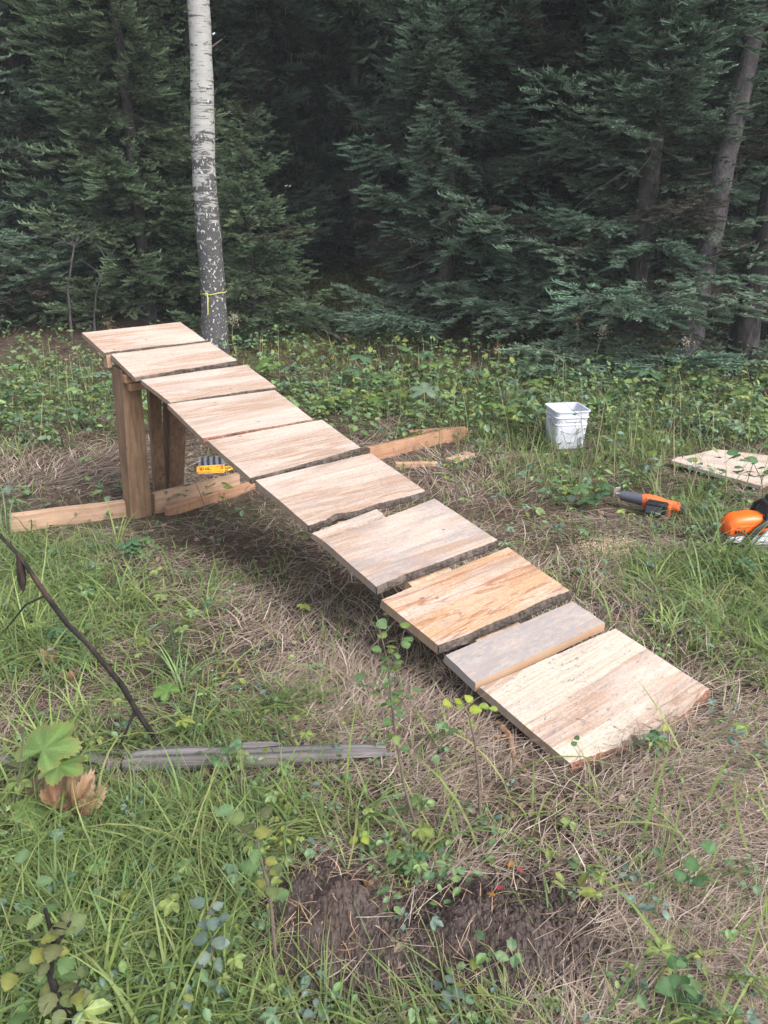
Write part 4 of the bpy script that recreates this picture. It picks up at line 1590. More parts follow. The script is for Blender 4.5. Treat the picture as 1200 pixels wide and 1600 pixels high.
def leaves(P_, az, pitch, size, cols, width=1.0):
    n = len(P_)
    ca, sa, cp, sp_ = np.cos(az), np.sin(az), np.cos(pitch), np.sin(pitch)
    X = np.stack([ca * cp, sa * cp, sp_], 1)
    Y = np.stack([-sa, ca, np.zeros(n)], 1)
    rl_ = rv.normal(0, .3, n)[:, None]
    Z = np.cross(X, Y)
    Y2 = Y * np.cos(rl_) + Z * np.sin(rl_)
    Z2 = np.cross(X, Y2)
    T = LT * np.array([1, width, 1])
    V_ = P_[:, None, :] + size[:, None, None] * (T[None, :, 0:1] * X[:, None] + T[None, :, 1:2] * Y2[:, None] + T[None, :, 2:3] * Z2[:, None])
    F_ = (np.arange(n)[:, None, None] * 8 + LF[None]).reshape(-1, 3)
    C_ = np.repeat(cols, 8, 0)
    sh = np.tile(np.array([1.15, 1, 1.2, 1, .97, 1.15, .97, .9])[:, None], (n, 1))
    return V_.reshape(-1, 3), F_, C_ * sh


def herb_field(x, y, h, lsize, m, cols, stemcol=(.10, .09, .04), tilt=.35, width=1.0):
    """plants with several leaves in whorls on short stems"""
    n = len(x)
    out = []
    azs = rv.uniform(0, 6.28, n)
    th = rv.uniform(1.1, 1.6, n)
    out.append(blades(x, y, h * 1.02, np.full(n, .0022) * (1 + .2 * y), azs, th, np.zeros(n), np.tile(stemcol, (n, 1)), np.tile(stemcol, (n, 1)), 2))
    z0 = ground_z(x, y)
    i = np.repeat(np.arange(n), m)
    kk = np.tile(np.arange(m), n)
    f = rv.uniform(.45, 1.0, len(i))
    hx = np.stack([x[i] + np.cos(azs[i]) * np.cos(th[i]) * h[i] * f, y[i] + np.sin(azs[i]) * np.cos(th[i]) * h[i] * f, z0[i] + h[i] * f], 1)
    a = kk * (6.283 / m) + azs[i] + rv.normal(0, .35, len(i))
    sz = lsize[i] * rv.uniform(.6, 1.2, len(i))
    off = sz * .35
    hx[:, 0] += np.cos(a) * off; hx[:, 1] += np.sin(a) * off
    out.append(leaves(hx, a, rv.normal(-.05, tilt, len(i)), sz, pal(len(i), cols, .2), width))
    return out


HC = [(.13, .215, .08), (.10, .175, .08), (.18, .26, .10), (.07, .13, .065), (.15, .225, .13)]
HB = [(.12, .185, .145), (.15, .21, .17), (.09, .15, .12)]
HY = [(.19, .22, .05), (.16, .20, .06)]
LEAFY = blobs([(100, 620, 1.2, .8), (60, 690, .5, .6), (520, 620, 1.0, .9), (700, 600, 1.0, .8), (1000, 620, 1.2, 1.0), (1150, 620, 1.2, 1.0), (1080, 680, .7, .9), (960, 660, .6, .8), (1150, 850, .4, .8), (1100, 760, .4, .5),
               (1190, 900, .3, .8), (100, 960, .3, .6), (130, 900, .3, .6), (240, 1240, .2, .4), (480, 1200, .15, .5), (440, 1230, .2, .5), (60, 1350, .2, .6), (250, 1480, .3, .6), (330, 1560, .2, .7), (160, 1560, .2, .6),
               (660, 1240, .1, .3), (690, 1400, .1, .8), (600, 1350, .08, .5), (300, 980, .2, .3), (400, 1100, .15, .3), (420, 920, .15, .2), (880, 780, .25, .6), (840, 930, .1, .1), (800, 820, .2, .3), (530, 1480, .08, .2), (720, 1560, .1, .3), (1070, 1540, .08, .3)])
parts = []
x, y = cand(11000, .86, 9.4)
d = dens(x, y, LEAFY, .10) * (1 - soil_mask(x, y)) * (1 - np.minimum(.97, dens(x, y, BARE, 0)))
k = (rv.random(len(x)) < np.clip(d, 0, .95) * (.30 + .70 * np.clip(y / 5, 0, 1)) * (1 - .85 * near_line(x, y))) & (clearance(x, y) > .25) & (~keepout(x, y))
x, y = x[k], y[k]
n = len(x)
near = y < 4.2
for sel, m, hr, lr in ((near & (rv.random(n) < .5), 3, (.02, .09), (.013, .036)), (near & (rv.random(n) < .7), 5, (.03, .12), (.010, .028)), (~near & (rv.random(n) < .55), 6, (.06, .26), (.018, .062)), (~near & (rv.random(n) < .5), 5, (.04, .2), (.02, .08))):
    nn = int(sel.sum())
    xx, yy = x[sel] + rv.normal(0, .03, nn), y[sel] + rv.normal(0, .03, nn)
    g_ = rv.random(nn)
    hh, ll = rv.uniform(*hr, nn), rv.uniform(*lr, nn)
    for lo, hi, cc in ((0, .68, HC), (.68, .86, HB), (.86, 1.01, HY)):
        q_ = (g_ >= lo) & (g_ < hi)
        if q_.sum(): parts += herb_field(xx[q_], yy[q_], hh[q_], ll[q_], m, cc, width=rv.uniform(.85, 1.15))
parts.append(leaves(FLAKES[0], rv.uniform(0, 6.28, FLAKES[1]), rv.normal(0, .25, FLAKES[1]), rv.uniform(.008, .028, FLAKES[1]) * (1 + .2 * FLAKES[0][:, 1]),
                    pal(FLAKES[1], [(.17, .11, .08), (.24, .17, .12), (.12, .085, .065), (.28, .22, .15)]), 1.1))
# palmate leaves held flat on short stalks
def palmate(x, y, h, size, cols, m=5):
    n = len(x)
    z0 = ground_z(x, y)
    i = np.repeat(np.arange(n), m)
    kk = np.tile(np.arange(m), n)
    a0 = rv.uniform(0, 6.28, n)
    a = a0[i] + (kk - (m - 1) / 2) * .95
    P_ = np.stack([x[i], y[i], (z0 + h)[i]], 1)
    tl = rv.normal(0, .25, n)
    c_ = pal(n, cols, .25)[i] * rv.uniform(.9, 1.1, (len(i), 1))
    sz = size[i] * (1 - .12 * np.abs(kk - (m - 1) / 2))
    stc = np.tile((.12, .14, .05), (n, 1))
    return [leaves(P_, a, np.sin(a - a0[i]) * tl[i] * .6 - .12, sz, c_, rv.uniform(.8, 1.05)),
            blades(x + .01, y, h * 1.02, np.full(n, .002) * (1 + .2 * y), a0, np.full(n, 1.5), np.zeros(n), stc, stc, 2)]


x, y = cand(7500, .9, 9.6)
k = (rv.random(len(x)) < np.clip(dens(x, y, LEAFY, .06), 0, .9) * np.clip(.22 + .13 * y, 0, 1) * (1 - soil_mask(x, y)) * (1 - np.minimum(.97, dens(x, y, BARE, 0))) * (1 - .8 * near_line(x, y))) & (clearance(x, y) > .3) & ~keepout(x, y)
x, y = x[k], y[k]
n = len(x)
hh = rv.uniform(.03, .12, n) * (1 + .45 * np.clip(y - 3, 0, 5))
ll = (.014 + .03 * rv.random(n) ** 2) * (1 + .28 * np.clip(y - 2.2, 0, 5))
g_ = rv.random(n)
parts += palmate(x[g_ < .45], y[g_ < .45], hh[g_ < .45], ll[g_ < .45], HC + HY)
q_ = (g_ >= .45) & (g_ < .8)
parts += palmate(x[q_], y[q_], hh[q_], ll[q_], HC + HB, 3)
q_ = g_ >= .8
parts += palmate(x[q_], y[q_], hh[q_], ll[q_] * 1.2, [(.20, .25, .08), (.17, .23, .09)], 5)
# taller weedy growth at the back, against the trees
x, y = cand(1500, 6.0, 10.2)
k = (clearance(x, y) > 5) & (rv.random(len(x)) < .75) & ~keepout(x, y)
x, y = x[k], y[k]
n = len(x)
parts += herb_field(x, y, rv.uniform(.12, .42, n), rv.uniform(.04, .085, n), 7, HC + HY[:1], tilt=.45)
stuff('leafy_undergrowth', parts, M['leaf'], 'low leafy herbs and seedlings scattered through the grass', 'undergrowth')

# dark litter, moss and twigs on the forest floor behind
parts = []
n = 9000
y = rv.uniform(8.8, 22, n); x = rv.uniform(-.62, .62, n) * y
fl = pal(n, [(.16, .105, .075), (.24, .17, .125), (.10, .07, .055), (.30, .24, .18)])
parts.append(blades(x, y, rv.uniform(.1, .5, n), rv.uniform(.006, .02, n), rv.uniform(0, 6.28, n), rv.uniform(0, .5, n), rv.uniform(0, .5, n), fl, fl, 2, rv.normal(0, .4, n)))
stuff('forest_litter', parts, M['straw'], 'brown twigs and dead litter on the shaded forest floor', 'litter')
mo = G(545, 480)
n = 16000
x = mo.x + rv.normal(0, .85, n) - .05; y = mo.y + rv.normal(0, 2.0, n)
k = y > 9.0
x, y = x[k], y[k]; n = len(x)
mc = pal(n, [(.26, .30, .06), (.18, .24, .06), (.32, .32, .09), (.14, .18, .07)])
stuff('moss', [blades(x, y, rv.uniform(.03, .11, n), rv.uniform(.01, .03, n), rv.uniform(0, 6.28, n), rv.uniform(.3, 1.4, n), rv.uniform(.2, 1, n), mc * .7, mc, 2)], M['grass'],
      'yellow-green moss and low sprigs on the floor of the forest gap', 'moss')

# ------------------------------------------------------------------ dug soil with roots
for (a, b, rx, ry), lab in zip(SOILB, ('left heap of dark dug soil matted with pale roots', 'right heap of dark dug soil, darker and crumblier')):
    n = 40
    vs, fs = [], []
    K = 12
    for i in range(K + 1):
        for j in range(n):
            an = 2 * math.pi * j / n
            rr_ = i / K * (1.12 + .14 * math.sin(an * 3 + a * 9) + .08 * math.sin(an * 7 + 2))
            X_, Y_ = a + rx * rr_ * math.cos(an), b + ry * rr_ * math.sin(an)
            vs.append((X_, Y_, 0))
    vs = np.array(vs)
    vs[:, 2] = ground_z(vs[:, 0], vs[:, 1]) + np.where(np.arange(len(vs)) >= K * n, -.006, .006 + .006 * rv.random(len(vs)))
    F_ = []
    for i in range(K):
        for j in range(n):
            p0, p1, p2, p3 = i * n + j, i * n + (j + 1) % n, (i + 1) * n + (j + 1) % n, (i + 1) * n + j
            F_ += [(p0, p1, p2), (p0, p2, p3)]
    base = (vs, np.array(F_), np.tile((.08, .06, .05), (len(vs), 1)))
    # crumbs
    m = 7500
    ang = rv.uniform(0, 6.28, m); rr_ = np.sqrt(rv.random(m)) * 1.12 + np.where(rv.random(m) < .15, np.abs(rv.normal(0, .3, m)), 0)
    cx, cy = a + rx * rr_ * np.cos(ang), b + ry * rr_ * np.sin(ang)
    oc = np.array([[1, 0, 0], [-1, 0, 0], [0, 1, 0], [0, -1, 0], [0, 0, 1], [0, 0, -1]], float)
    of = np.array([[0, 2, 4], [2, 1, 4], [1, 3, 4], [3, 0, 4], [2, 0, 5], [1, 2, 5], [3, 1, 5], [0, 3, 5]])
    sz = .003 + .011 * rv.random(m) ** 2.2
    vv = oc[None] * sz[:, None, None] * rv.uniform(.6, 1.4, (m, 6, 1)) + np.stack([cx, cy, ground_z(cx, cy) + .008], 1)[:, None]
    crumbs = (vv.reshape(-1, 3), (np.arange(m)[:, None, None] * 6 + of[None]).reshape(-1, 3), np.ones((m * 6, 3)))
    v, f, c = join([base, crumbs])
    h_ = obj('soil_heap', tri_mesh('soil_heap', v, f, c), M['soil'])
    tag(h_, lab, 'soil', kind='stuff')
m = 420
ang = rv.uniform(0, 6.28, m); rr_ = np.sqrt(rv.random(m)) * 1.1
w_ = rv.integers(0, 3, m) == 0
cx = np.where(w_, m2.x + .2 * rr_ * np.cos(ang), m1.x + .03 + .15 * rr_ * np.cos(ang)); cy = np.where(w_, m2.y + .12 * rr_ * np.sin(ang), m1.y + .02 + .14 * rr_ * np.sin(ang))
rc = pal(m, [(.40, .27, .18), (.50, .38, .28), (.33, .19, .12)])
stuff('fine_roots', [blades(cx, cy, rv.uniform(.03, .14, m), rv.uniform(.0012, .0028, m), rv.uniform(0, 6.28, m), rv.uniform(-.1, .8, m), rv.uniform(.3, 2.0, m), rc, rc, 5, rv.normal(0, 1.2, m), .008)], M['straw'],
      'pale fine roots sticking out of the dug soil', 'roots')
# sawdust near the tools
sc_ = G(955, 856)
m = 2600
cx, cy = sc_.x + rv.normal(0, .09, m), sc_.y + rv.normal(0, .10, m)
scol = pal(m, [(.62, .46, .30), (.70, .55, .40)])
stuff('sawdust', [blades(cx, cy, rv.uniform(.004, .014, m), rv.uniform(.003, .007, m), rv.uniform(0, 6.28, m), rv.uniform(0, .4, m), np.zeros(m), scol, scol, 2, None, .012)], M['straw'], 'pale sawdust spilled on the grass below the saw', 'sawdust')

# ------------------------------------------------------------------ leaf meshes for single plants


def ovate_mesh(name, colr, seed, serr=.04, curl=.15):
    r = random.Random(seed)
    n = 9
    vs, cs, fs = [], [], []
    for i in range(n + 1):
        t = i / n
        w_ = .46 * math.sin(math.pi * min(1, t ** .8)) ** .8 * (1 - .15 * t)
        z = -curl * t * t
        for sgn in (-1, 0, 1):
            jag = 1 + (serr * 2 * (1 if i % 2 else -1) if sgn else 0)
            vs.append((t, sgn * w_ * jag, z + abs(sgn) * .10 * w_ + .02 * r.uniform(-1, 1)))
            k = 1.25 if sgn == 0 else r.uniform(.85, 1.05)
            cs.append([min(1, c * k) for c in colr])
    for i in range(n):
        for j in range(2):
            p0 = i * 3 + j
            fs += [(p0, p0 + 3, p0 + 4), (p0, p0 + 4, p0 + 1)]
    return tri_mesh(name, np.array(vs), np.array(fs), np.array(cs), smooth=True)


def lobed_mesh(name, colr, seed, lobes=5, depth=.45, curl=.2, crumple=.03, edge=None, serr=.05):
    r = random.Random(seed)
    n = 75
    span = R(300)
    outl = []
    for j in range(n):
        t = j / (n - 1)
        a = -span / 2 + span * t
        lb = abs(math.cos(a * lobes * math.pi / span * 1.0))
        size = .62 + .38 * math.cos(a * .55)
        rad = size * ((1 - depth) + depth * lb ** .7) * (1 + serr * (1 if j % 2 else -1) + .03 * r.uniform(-1, 1))
        outl.append((a, rad, lb))
    vs, cs, fs = [(0, 0, 0)], [colr], []
    for ring, f in enumerate((.33, .68, 1.0)):
        for a, rad, lb in outl:
            rr_ = rad * f
            z = -curl * rr_ * rr_ + .07 * rr_ * (1 - lb) + crumple * (mnoise.noise(Vector((rr_ * 3 * math.cos(a) + seed, rr_ * 3 * math.sin(a), 1.3))) * 2)
            vs.append((rr_ * math.cos(a), rr_ * math.sin(a), z))
            k = .86 + .32 * lb ** 6
            c = [min(1, x * k * r.uniform(.93, 1.07)) for x in colr]
            if edge and f == 1.0: c = [x * .4 + e * .6 for x, e in zip(c, edge)]
            cs.append(c)
    for j in range(n - 1):
        fs.append((0, 1 + j, 2 + j))
        for k_ in range(2):
            p0 = 1 + k_ * n + j
            fs += [(p0, p0 + n, p0 + n + 1), (p0, p0 + n + 1, p0 + 1)]
    return tri_mesh(name, np.array(vs), np.array(fs), np.array(cs), smooth=True)


LM = {
    'birch': [ovate_mesh('leaf', (.10, .175, .06), 1), ovate_mesh('leaf', (.12, .185, .085), 2), ovate_mesh('leaf', (.15, .20, .06), 3)],
    'yellow': [ovate_mesh('leaf', (.24, .29, .045), 4), ovate_mesh('leaf', (.20, .27, .06), 5)],
    'brown': [ovate_mesh('leaf', (.12, .15, .06), 6), ovate_mesh('leaf', (.125, .135, .06), 7), ovate_mesh('leaf', (.11, .18, .07), 8), ovate_mesh('leaf', (.16, .21, .08), 9), ovate_mesh('leaf', (.20, .21, .06), 19)],
    'blue': [ovate_mesh('leaf', (.11, .155, .12), 10, 0), ovate_mesh('leaf', (.14, .18, .15), 11, 0)],
    'green': [ovate_mesh('leaf', (.075, .15, .055), 12, 0), ovate_mesh('leaf', (.09, .165, .07), 13, 0)],
    'lobed': [lobed_mesh('leaf', (.12, .21, .055), 1, 5, .34), lobed_mesh('leaf', (.13, .21, .06), 2, 5, .32, edge=(.22, .20, .06))],
    'lobed_dark': [lobed_mesh('leaf', (.075, .15, .075), 3, 5, .5), lobed_mesh('leaf', (.09, .17, .085), 4, 7, .5), lobed_mesh('leaf', (.11, .185, .075), 5, 5, .55)],
    'lobed_pale': [lobed_mesh('leaf', (.15, .21, .14), 6, 5, .55)],
    'dead': [lobed_mesh('leaf', (.27, .15, .085), 7, 5, .3, -1.3, .16, edge=(.42, .30, .20)), lobed_mesh('leaf', (.20, .13, .10), 8, 5, .4, 1.2, .2, edge=(.3, .2, .15))],
    'red': [ovate_mesh('leaf', (.35, .055, .075), 14)], 'redyel': [ovate_mesh('leaf', (.36, .16, .04), 15)],
}


def put_leaf(parent, mesh, p, az, pitch, size, roll=0.0, mat='leaf'):
    o_ = obj('leaf', mesh, M[mat], parent)
    o_.location = p
    o_.rotation_euler = (roll, -pitch, az)
    o_.scale = (size,) * 3
    return o_


def stem_plant(name, cat, label, pxs, r0, kind, nleaf, size, from_t=.35, lean=0.0, matstem='twig', side=(), group=None, pitch=(-.5, .5), twigs=0, extra=()):
    """plant whose stem passes the given sight lines, rooted on the ground"""
    base = G(*pxs[0])
    root = empty(name, base)
    tag(root, label, cat, group)
    Y = base.y
    tops = [RP(px, py, Y + lean * (i + 1) / len(pxs)) - base for i, (px, py) in enumerate(pxs[1:])]
    pts = [Vector((0, 0, -.02))] + tops
    # subdivide
    fine = []
    for a, b in zip(pts[:-1], pts[1:]):
        for k_ in range(3): fine.append(a.lerp(b, k_ / 3))
    fine.append(pts[-1])
    MB().tube(fine, [r0 * (1 - .7 * i / (len(fine) - 1)) for i in range(len(fine))], 7, jit=.08).build('stem', M[matstem], root, smooth=True)
    spots = []
    for k_ in range(nleaf):
        t = from_t + (1 - from_t) * (k_ + .5) / nleaf
        f = t * (len(fine) - 1)
        i = min(int(f), len(fine) - 2)
        spots.append(fine[i].lerp(fine[i + 1], f - i))
    for sd_ in side:
        st = [RP(px, py, Y + lean * .7 + random.uniform(-.02, .02)) - base for px, py in sd_]
        MB().tube([st[0], st[0].lerp(st[-1], .5) + Vector((0, 0, -.004)), st[-1]], [r0 * .45, r0 * .35, r0 * .25], 5).build('twig', M[matstem], root)
        for k_ in range(max(3, int(nleaf * .4))):
            spots.append(st[0].lerp(st[-1], (k_ + 1) / max(3, int(nleaf * .4))))
    for i, p in enumerate(spots):
        az = i * 2.4 + random.uniform(-.5, .5)
        s_ = size * random.uniform(.6, 1.15)
        off = Vector((math.cos(az), math.sin(az), .1)) * s_ * .25
        put_leaf(root, random.choice(LM[kind]), p + off, az, random.uniform(*pitch), s_, random.uniform(-.5, .5))
    for (px, py, s_, kd) in extra:
        p = RP(px, py, Y + random.uniform(-.03, .03)) - base
        put_leaf(root, random.choice(LM[kd]), p, random.uniform(0, 6.28), random.uniform(-.2, .6), s_, random.uniform(-.6, .6))
    for k_ in range(twigs):
        mb = MB()
        i = random.randint(2, len(fine) - 2)
        stick(mb, fine[i], (random.uniform(-1, 1), random.uniform(-.6, .6), random.uniform(.3, 1)), size * random.uniform(1, 2.5), r0 * .35, 4, 4, .2)
        mb.build('twig', M[matstem], root)
    return root


random.seed(11)
stem_plant('birch_sapling', 'sapling', 'slim birch sapling with small leaves in front of the orange plank', [(655, 1300), (632, 1230), (620, 1160), (612, 1100), (607, 1040), (600, 1010), (588, 962)], .0042, 'birch', 24, .028, .3,
           side=[((606, 1060), (632, 985)), ((612, 1100), (565, 1060)), ((612, 1110), (640, 1080))])
stem_plant('birch_sapling', 'sapling', 'short bare-stemmed sapling with yellow-green top leaves left of the lowest plank', [(752, 1295), (748, 1220), (742, 1160), (733, 1120), (722, 1098)], .0042, 'yellow', 3, .035, .85, twigs=5,
           extra=((704, 1098, .03, 'yellow'), (738, 1098, .026, 'yellow'), (765, 1104, .03, 'yellow'), (778, 1108, .022, 'yellow'), (715, 1140, .03, 'green')))
stem_plant('birch_sapling', 'sapling', 'upright seedling with two leaves against the front edge of the lowest plank', [(915, 1238), (912, 1205), (905, 1180), (893, 1160)], .0012, 'green', 0, .022, .8, extra=((893, 1165, .020, 'green'), (899, 1150, .018, 'green')))
stem_plant('birch_sapling', 'sapling', 'sapling with mottled brown-green leaves left of the dug soil', [(432, 1510), (425, 1430), (418, 1380), (405, 1330), (398, 1285)], .0045, 'brown', 11, .038, .35, twigs=3,
           extra=((382, 1280, .038, 'brown'), (420, 1275, .034, 'brown'), (440, 1350, .032, 'brown'), (365, 1262, .035, 'birch')))
stem_plant('shrub', 'shrub', 'dark-stemmed shrub with mottled leaves in the bottom left corner', [(112, 1625), (90, 1560), (78, 1520), (84, 1470), (70, 1420)], .010, 'brown', 16, .036, .25, matstem='char', twigs=7,
           side=[((78, 1520), (50, 1500)), ((84, 1480), (110, 1440)), ((100, 1580), (125, 1530))],
           extra=((75, 1485, .040, 'brown'), (110, 1495, .038, 'brown'), (45, 1580, .045, 'brown'), (35, 1430, .036, 'brown'), (20, 1520, .038, 'brown'), (55, 1380, .03, 'birch'), (30, 1350, .03, 'birch')))
stem_plant('sapling', 'sapling', 'small leafy sapling growing beside the flat wood scrap', [(716, 800), (713, 765), (709, 735), (706, 712)], .005, 'birch', 7, .05, .7)
stem_plant('leaning_twig', 'twig', 'thin dark twig leaning over the cross beam, left of the ramp', [(322, 792), (305, 752), (285, 712)], .0035, 'birch', 0, .03)
stem_plant('leaning_twig', 'twig', 'short dark twig stuck in the ground right of the cross beam', [(358, 802), (350, 785), (342, 768)], .0032, 'birch', 0, .03)
stem_plant('weed_stem', 'weed', 'thin dark branch arching in front of the bucket', [(1005, 745), (985, 715), (950, 680), (905, 650), (880, 628)], .0035, 'green', 6, .03, .1, lean=-.3)
stem_plant('weed_stem', 'weed', 'leafy weed growing against the face of the bucket', [(872, 712), (868, 690), (862, 668), (874, 655)], .003, 'green', 6, .035, .2)
stem_plant('shrub', 'shrub', 'broad-leaved shrub overhanging the pale board at the right edge', [(1195, 790), (1190, 750), (1178, 725), (1160, 712)], .004, 'green', 7, .075, .35,
           side=[((1190, 750), (1215, 700)), ((1185, 745), (1140, 738))], extra=((1148, 712, .085, 'green'), (1185, 722, .09, 'green'), (1118, 706, .05, 'brown'), (1127, 716, .045, 'brown')))
stem_plant('herb', 'plant', 'blue-grey leaved herb low in the grass left of the dug soil', [(345, 1560), (335, 1520), (330, 1480), (338, 1440), (325, 1415)], .002, 'blue', 18, .032, .1, pitch=(-.2, .4))
stem_plant('herb', 'plant', 'blue-grey seedling leaves at the front foot of the left soil heap', [(500, 1610), (498, 1590), (492, 1575)], .0015, 'blue', 8, .022, .1)
stem_plant('herb', 'plant', 'round-leaved herb in the straw at the bottom right', [(1080, 1600), (1070, 1560), (1060, 1530), (1052, 1505)], .0018, 'green', 9, .034, .1, pitch=(-.1, .4))
stem_plant('herb', 'plant', 'three-leaved herb on the front of the right soil heap', [(705, 1570), (698, 1550), (694, 1535)], .0015, 'blue', 5, .026, .5)
stem_plant('herb', 'plant', 'dark-leaved herb with upright leaves in the straw right of the soil', [(1078, 1420), (1076, 1390), (1078, 1365)], .002, 'green', 4, .038, .6, pitch=(.2, 1.2), extra=((1120, 1328, .035, 'green'), (1062, 1378, .035, 'green')))
stem_plant('herb', 'plant', 'herb with bright leaves beside the broken end of the grey log', [(560, 1330), (562, 1315), (566, 1300)], .0015, 'yellow', 7, .024, .2)
stem_plant('herb', 'plant', 'clover-like herb just in front of the grey log', [(165, 1270), (170, 1250), (166, 1238)], .0016, 'green', 8, .026, .2, pitch=(-.1, .3))
stem_plant('herb', 'plant', 'yellow-green clover-like herb right of its darker twin before the log', [(198, 1278), (196, 1262), (194, 1252)], .0016, 'yellow', 7, .020, .2, pitch=(-.1, .3))
stem_plant('seedling', 'seedling', 'leafy seedling standing against the middle of the grey log', [(338, 1232), (338, 1200), (345, 1178)], .002, 'green', 4, .036, .5)
stem_plant('charred_twig', 'twig', 'upright thin grey twig in front of the left end of the log', [(20, 1275), (30, 1210), (36, 1160), (38, 1130)], .003, 'birch', 0, .03, matstem='deadtwig')


def broad_plant(label, spots, Y=None, kind='lobed_dark', cat='broad-leaved plant', base=None, group=None, stem=.004):
    b = G(*base)
    root = empty('broadleaf_plant', b)
    tag(root, label, cat, group)
    for px, py, s_, az, pi_ in spots:
        p = RP(px, py, (Y or b.y) + random.uniform(-.04, .04)) - b
        put_leaf(root, random.choice(LM[kind]), p, az, pi_, s_, random.uniform(-.25, .25))
        MB().tube([(0, 0, -.02), (p.x * .3, p.y * .3, p.z * .7), p], [stem, stem * .7, stem * .5], 6).build('stem', M['stemgreen'], root, smooth=True)
    return root


M['stemgreen'] = plain('green_stem', (.13, .17, .06), .6, .2)
broad_plant('large maple-like green leaves overhanging the left end of the grey log', [(66, 1172, .10, 1.1, .35), (92, 1196, .07, -.4, .15), (52, 1262, .06, -2.2, .2)], kind='lobed', base=(60, 1290), stem=.0025)
broad_plant('single bright lobed leaf left of the spruce seedling foot', [(262, 1080, .05, 2.6, .2)], kind='lobed', base=(285, 1110), stem=.002)
broad_plant('bright lobed leaf below the broken end of the log', [(565, 1308, .032, .4, .3)], kind='lobed', base=(575, 1330), stem=.0015)
broad_plant('big dark lobed leaves at the mouth of the forest gap', [(622, 540, .26, -1.2, .1), (655, 552, .22, -.4, .0)], kind='lobed_dark', base=(640, 580))
broad_plant('big blue-green lobed leaves right of the ramp top among tall grass', [(560, 578, .22, -1.6, .1), (585, 590, .2, -.5, .0), (540, 590, .18, 3, .1), (562, 560, .16, 1.4, .2)], base=(562, 612))
broad_plant('pale lobed leaves standing above the brown beam', [(664, 612, .17, 1.5, .5), (690, 622, .15, .2, .2), (700, 618, .12, .1, .0)], kind='lobed_pale', base=(655, 655))
broad_plant('yellow-green lobed leaves at the edge of the shade right of centre', [(668, 568, .16, -1, .1), (690, 565, .15, .4, .2), (650, 578, .14, 2.8, .1)], kind='lobed', base=(672, 598))
broad_plant('lobed leaves just under the grey leaning trunk', [(1012, 582, .22, -1.4, .1), (1028, 600, .2, -.3, .1), (1000, 604, .18, 3, .1), (1040, 606, .16, .3, .1)], kind='lobed_dark', base=(1018, 628))
broad_plant('lobed leaves of the plant just right of the bucket top', [(960, 612, .14, -1.4, .1), (978, 608, .12, .3, .1)], kind='lobed_dark', base=(966, 636))
broad_plant('bright lobed leaves beside the second plank at the birch foot', [(405, 568, .16, .4, .5), (418, 572, .14, .1, .2)], kind='lobed', base=(410, 600))
broad_plant('dark lobed leaves in the undergrowth above the brown beam end', [(745, 580, .18, -1.2, .1), (770, 590, .15, .2, .1), (728, 592, .14, 2.8, .1)], base=(750, 615))
broad_plant('lobed leaves left of the first post in the low weeds', [(120, 640, .09, -1.4, .1), (130, 655, .08, -.2, .1), (108, 652, .08, 3, .2)], base=(120, 672))

r4 = random.Random(8)
for px, py in ((470, 612), (520, 640), (610, 640), (820, 620), (850, 590), (905, 610), (1080, 640), (1110, 612), (1150, 640), (1180, 610), (1060, 585), (930, 640), (40, 600), (20, 640), (150, 610), (90, 590), (1190, 670), (1120, 670), (780, 660), (450, 590)):
    k_ = r4.choice(('lobed', 'lobed_dark', 'lobed', 'lobed_pale'))
    broad_plant('low plant with a few lobed leaves among the weeds of the far clearing edge',
                [(px + r4.uniform(-22, 22), py - r4.uniform(8, 34), r4.uniform(.08, .16), r4.uniform(0, 6.28), r4.uniform(-.1, .4)) for _ in range(r4.randint(3, 5))],
                kind=k_, base=(px, py + 6), group='lobed-leaf plants of the far clearing edge', stem=.003)
r4 = random.Random(18)
for px, py, lab in ((105, 1010, 'lobed-leaf plant under the middle of the black stick'), (215, 870, 'low lobed-leaf plant in front of the near post'), (1150, 905, 'lobed-leaf plant in the tall grass below the chainsaw'),
                    (640, 1365, 'lobed-leaf plant between the two saplings and the soil'), (930, 790, 'lobed-leaf plant left of the reciprocating saw'), (1140, 1600, 'lobed-leaf plant in the bottom right corner')):
    sc4 = G(px, py).y * .018
    broad_plant(lab, [(px + r4.uniform(-28, 28), py - r4.uniform(6, 34), sc4 * r4.uniform(.7, 1.2), r4.uniform(0, 6.28), r4.uniform(-.1, .4)) for _ in range(5)], kind=r4.choice(('lobed', 'lobed_dark')), base=(px, py + 8), stem=.0015)

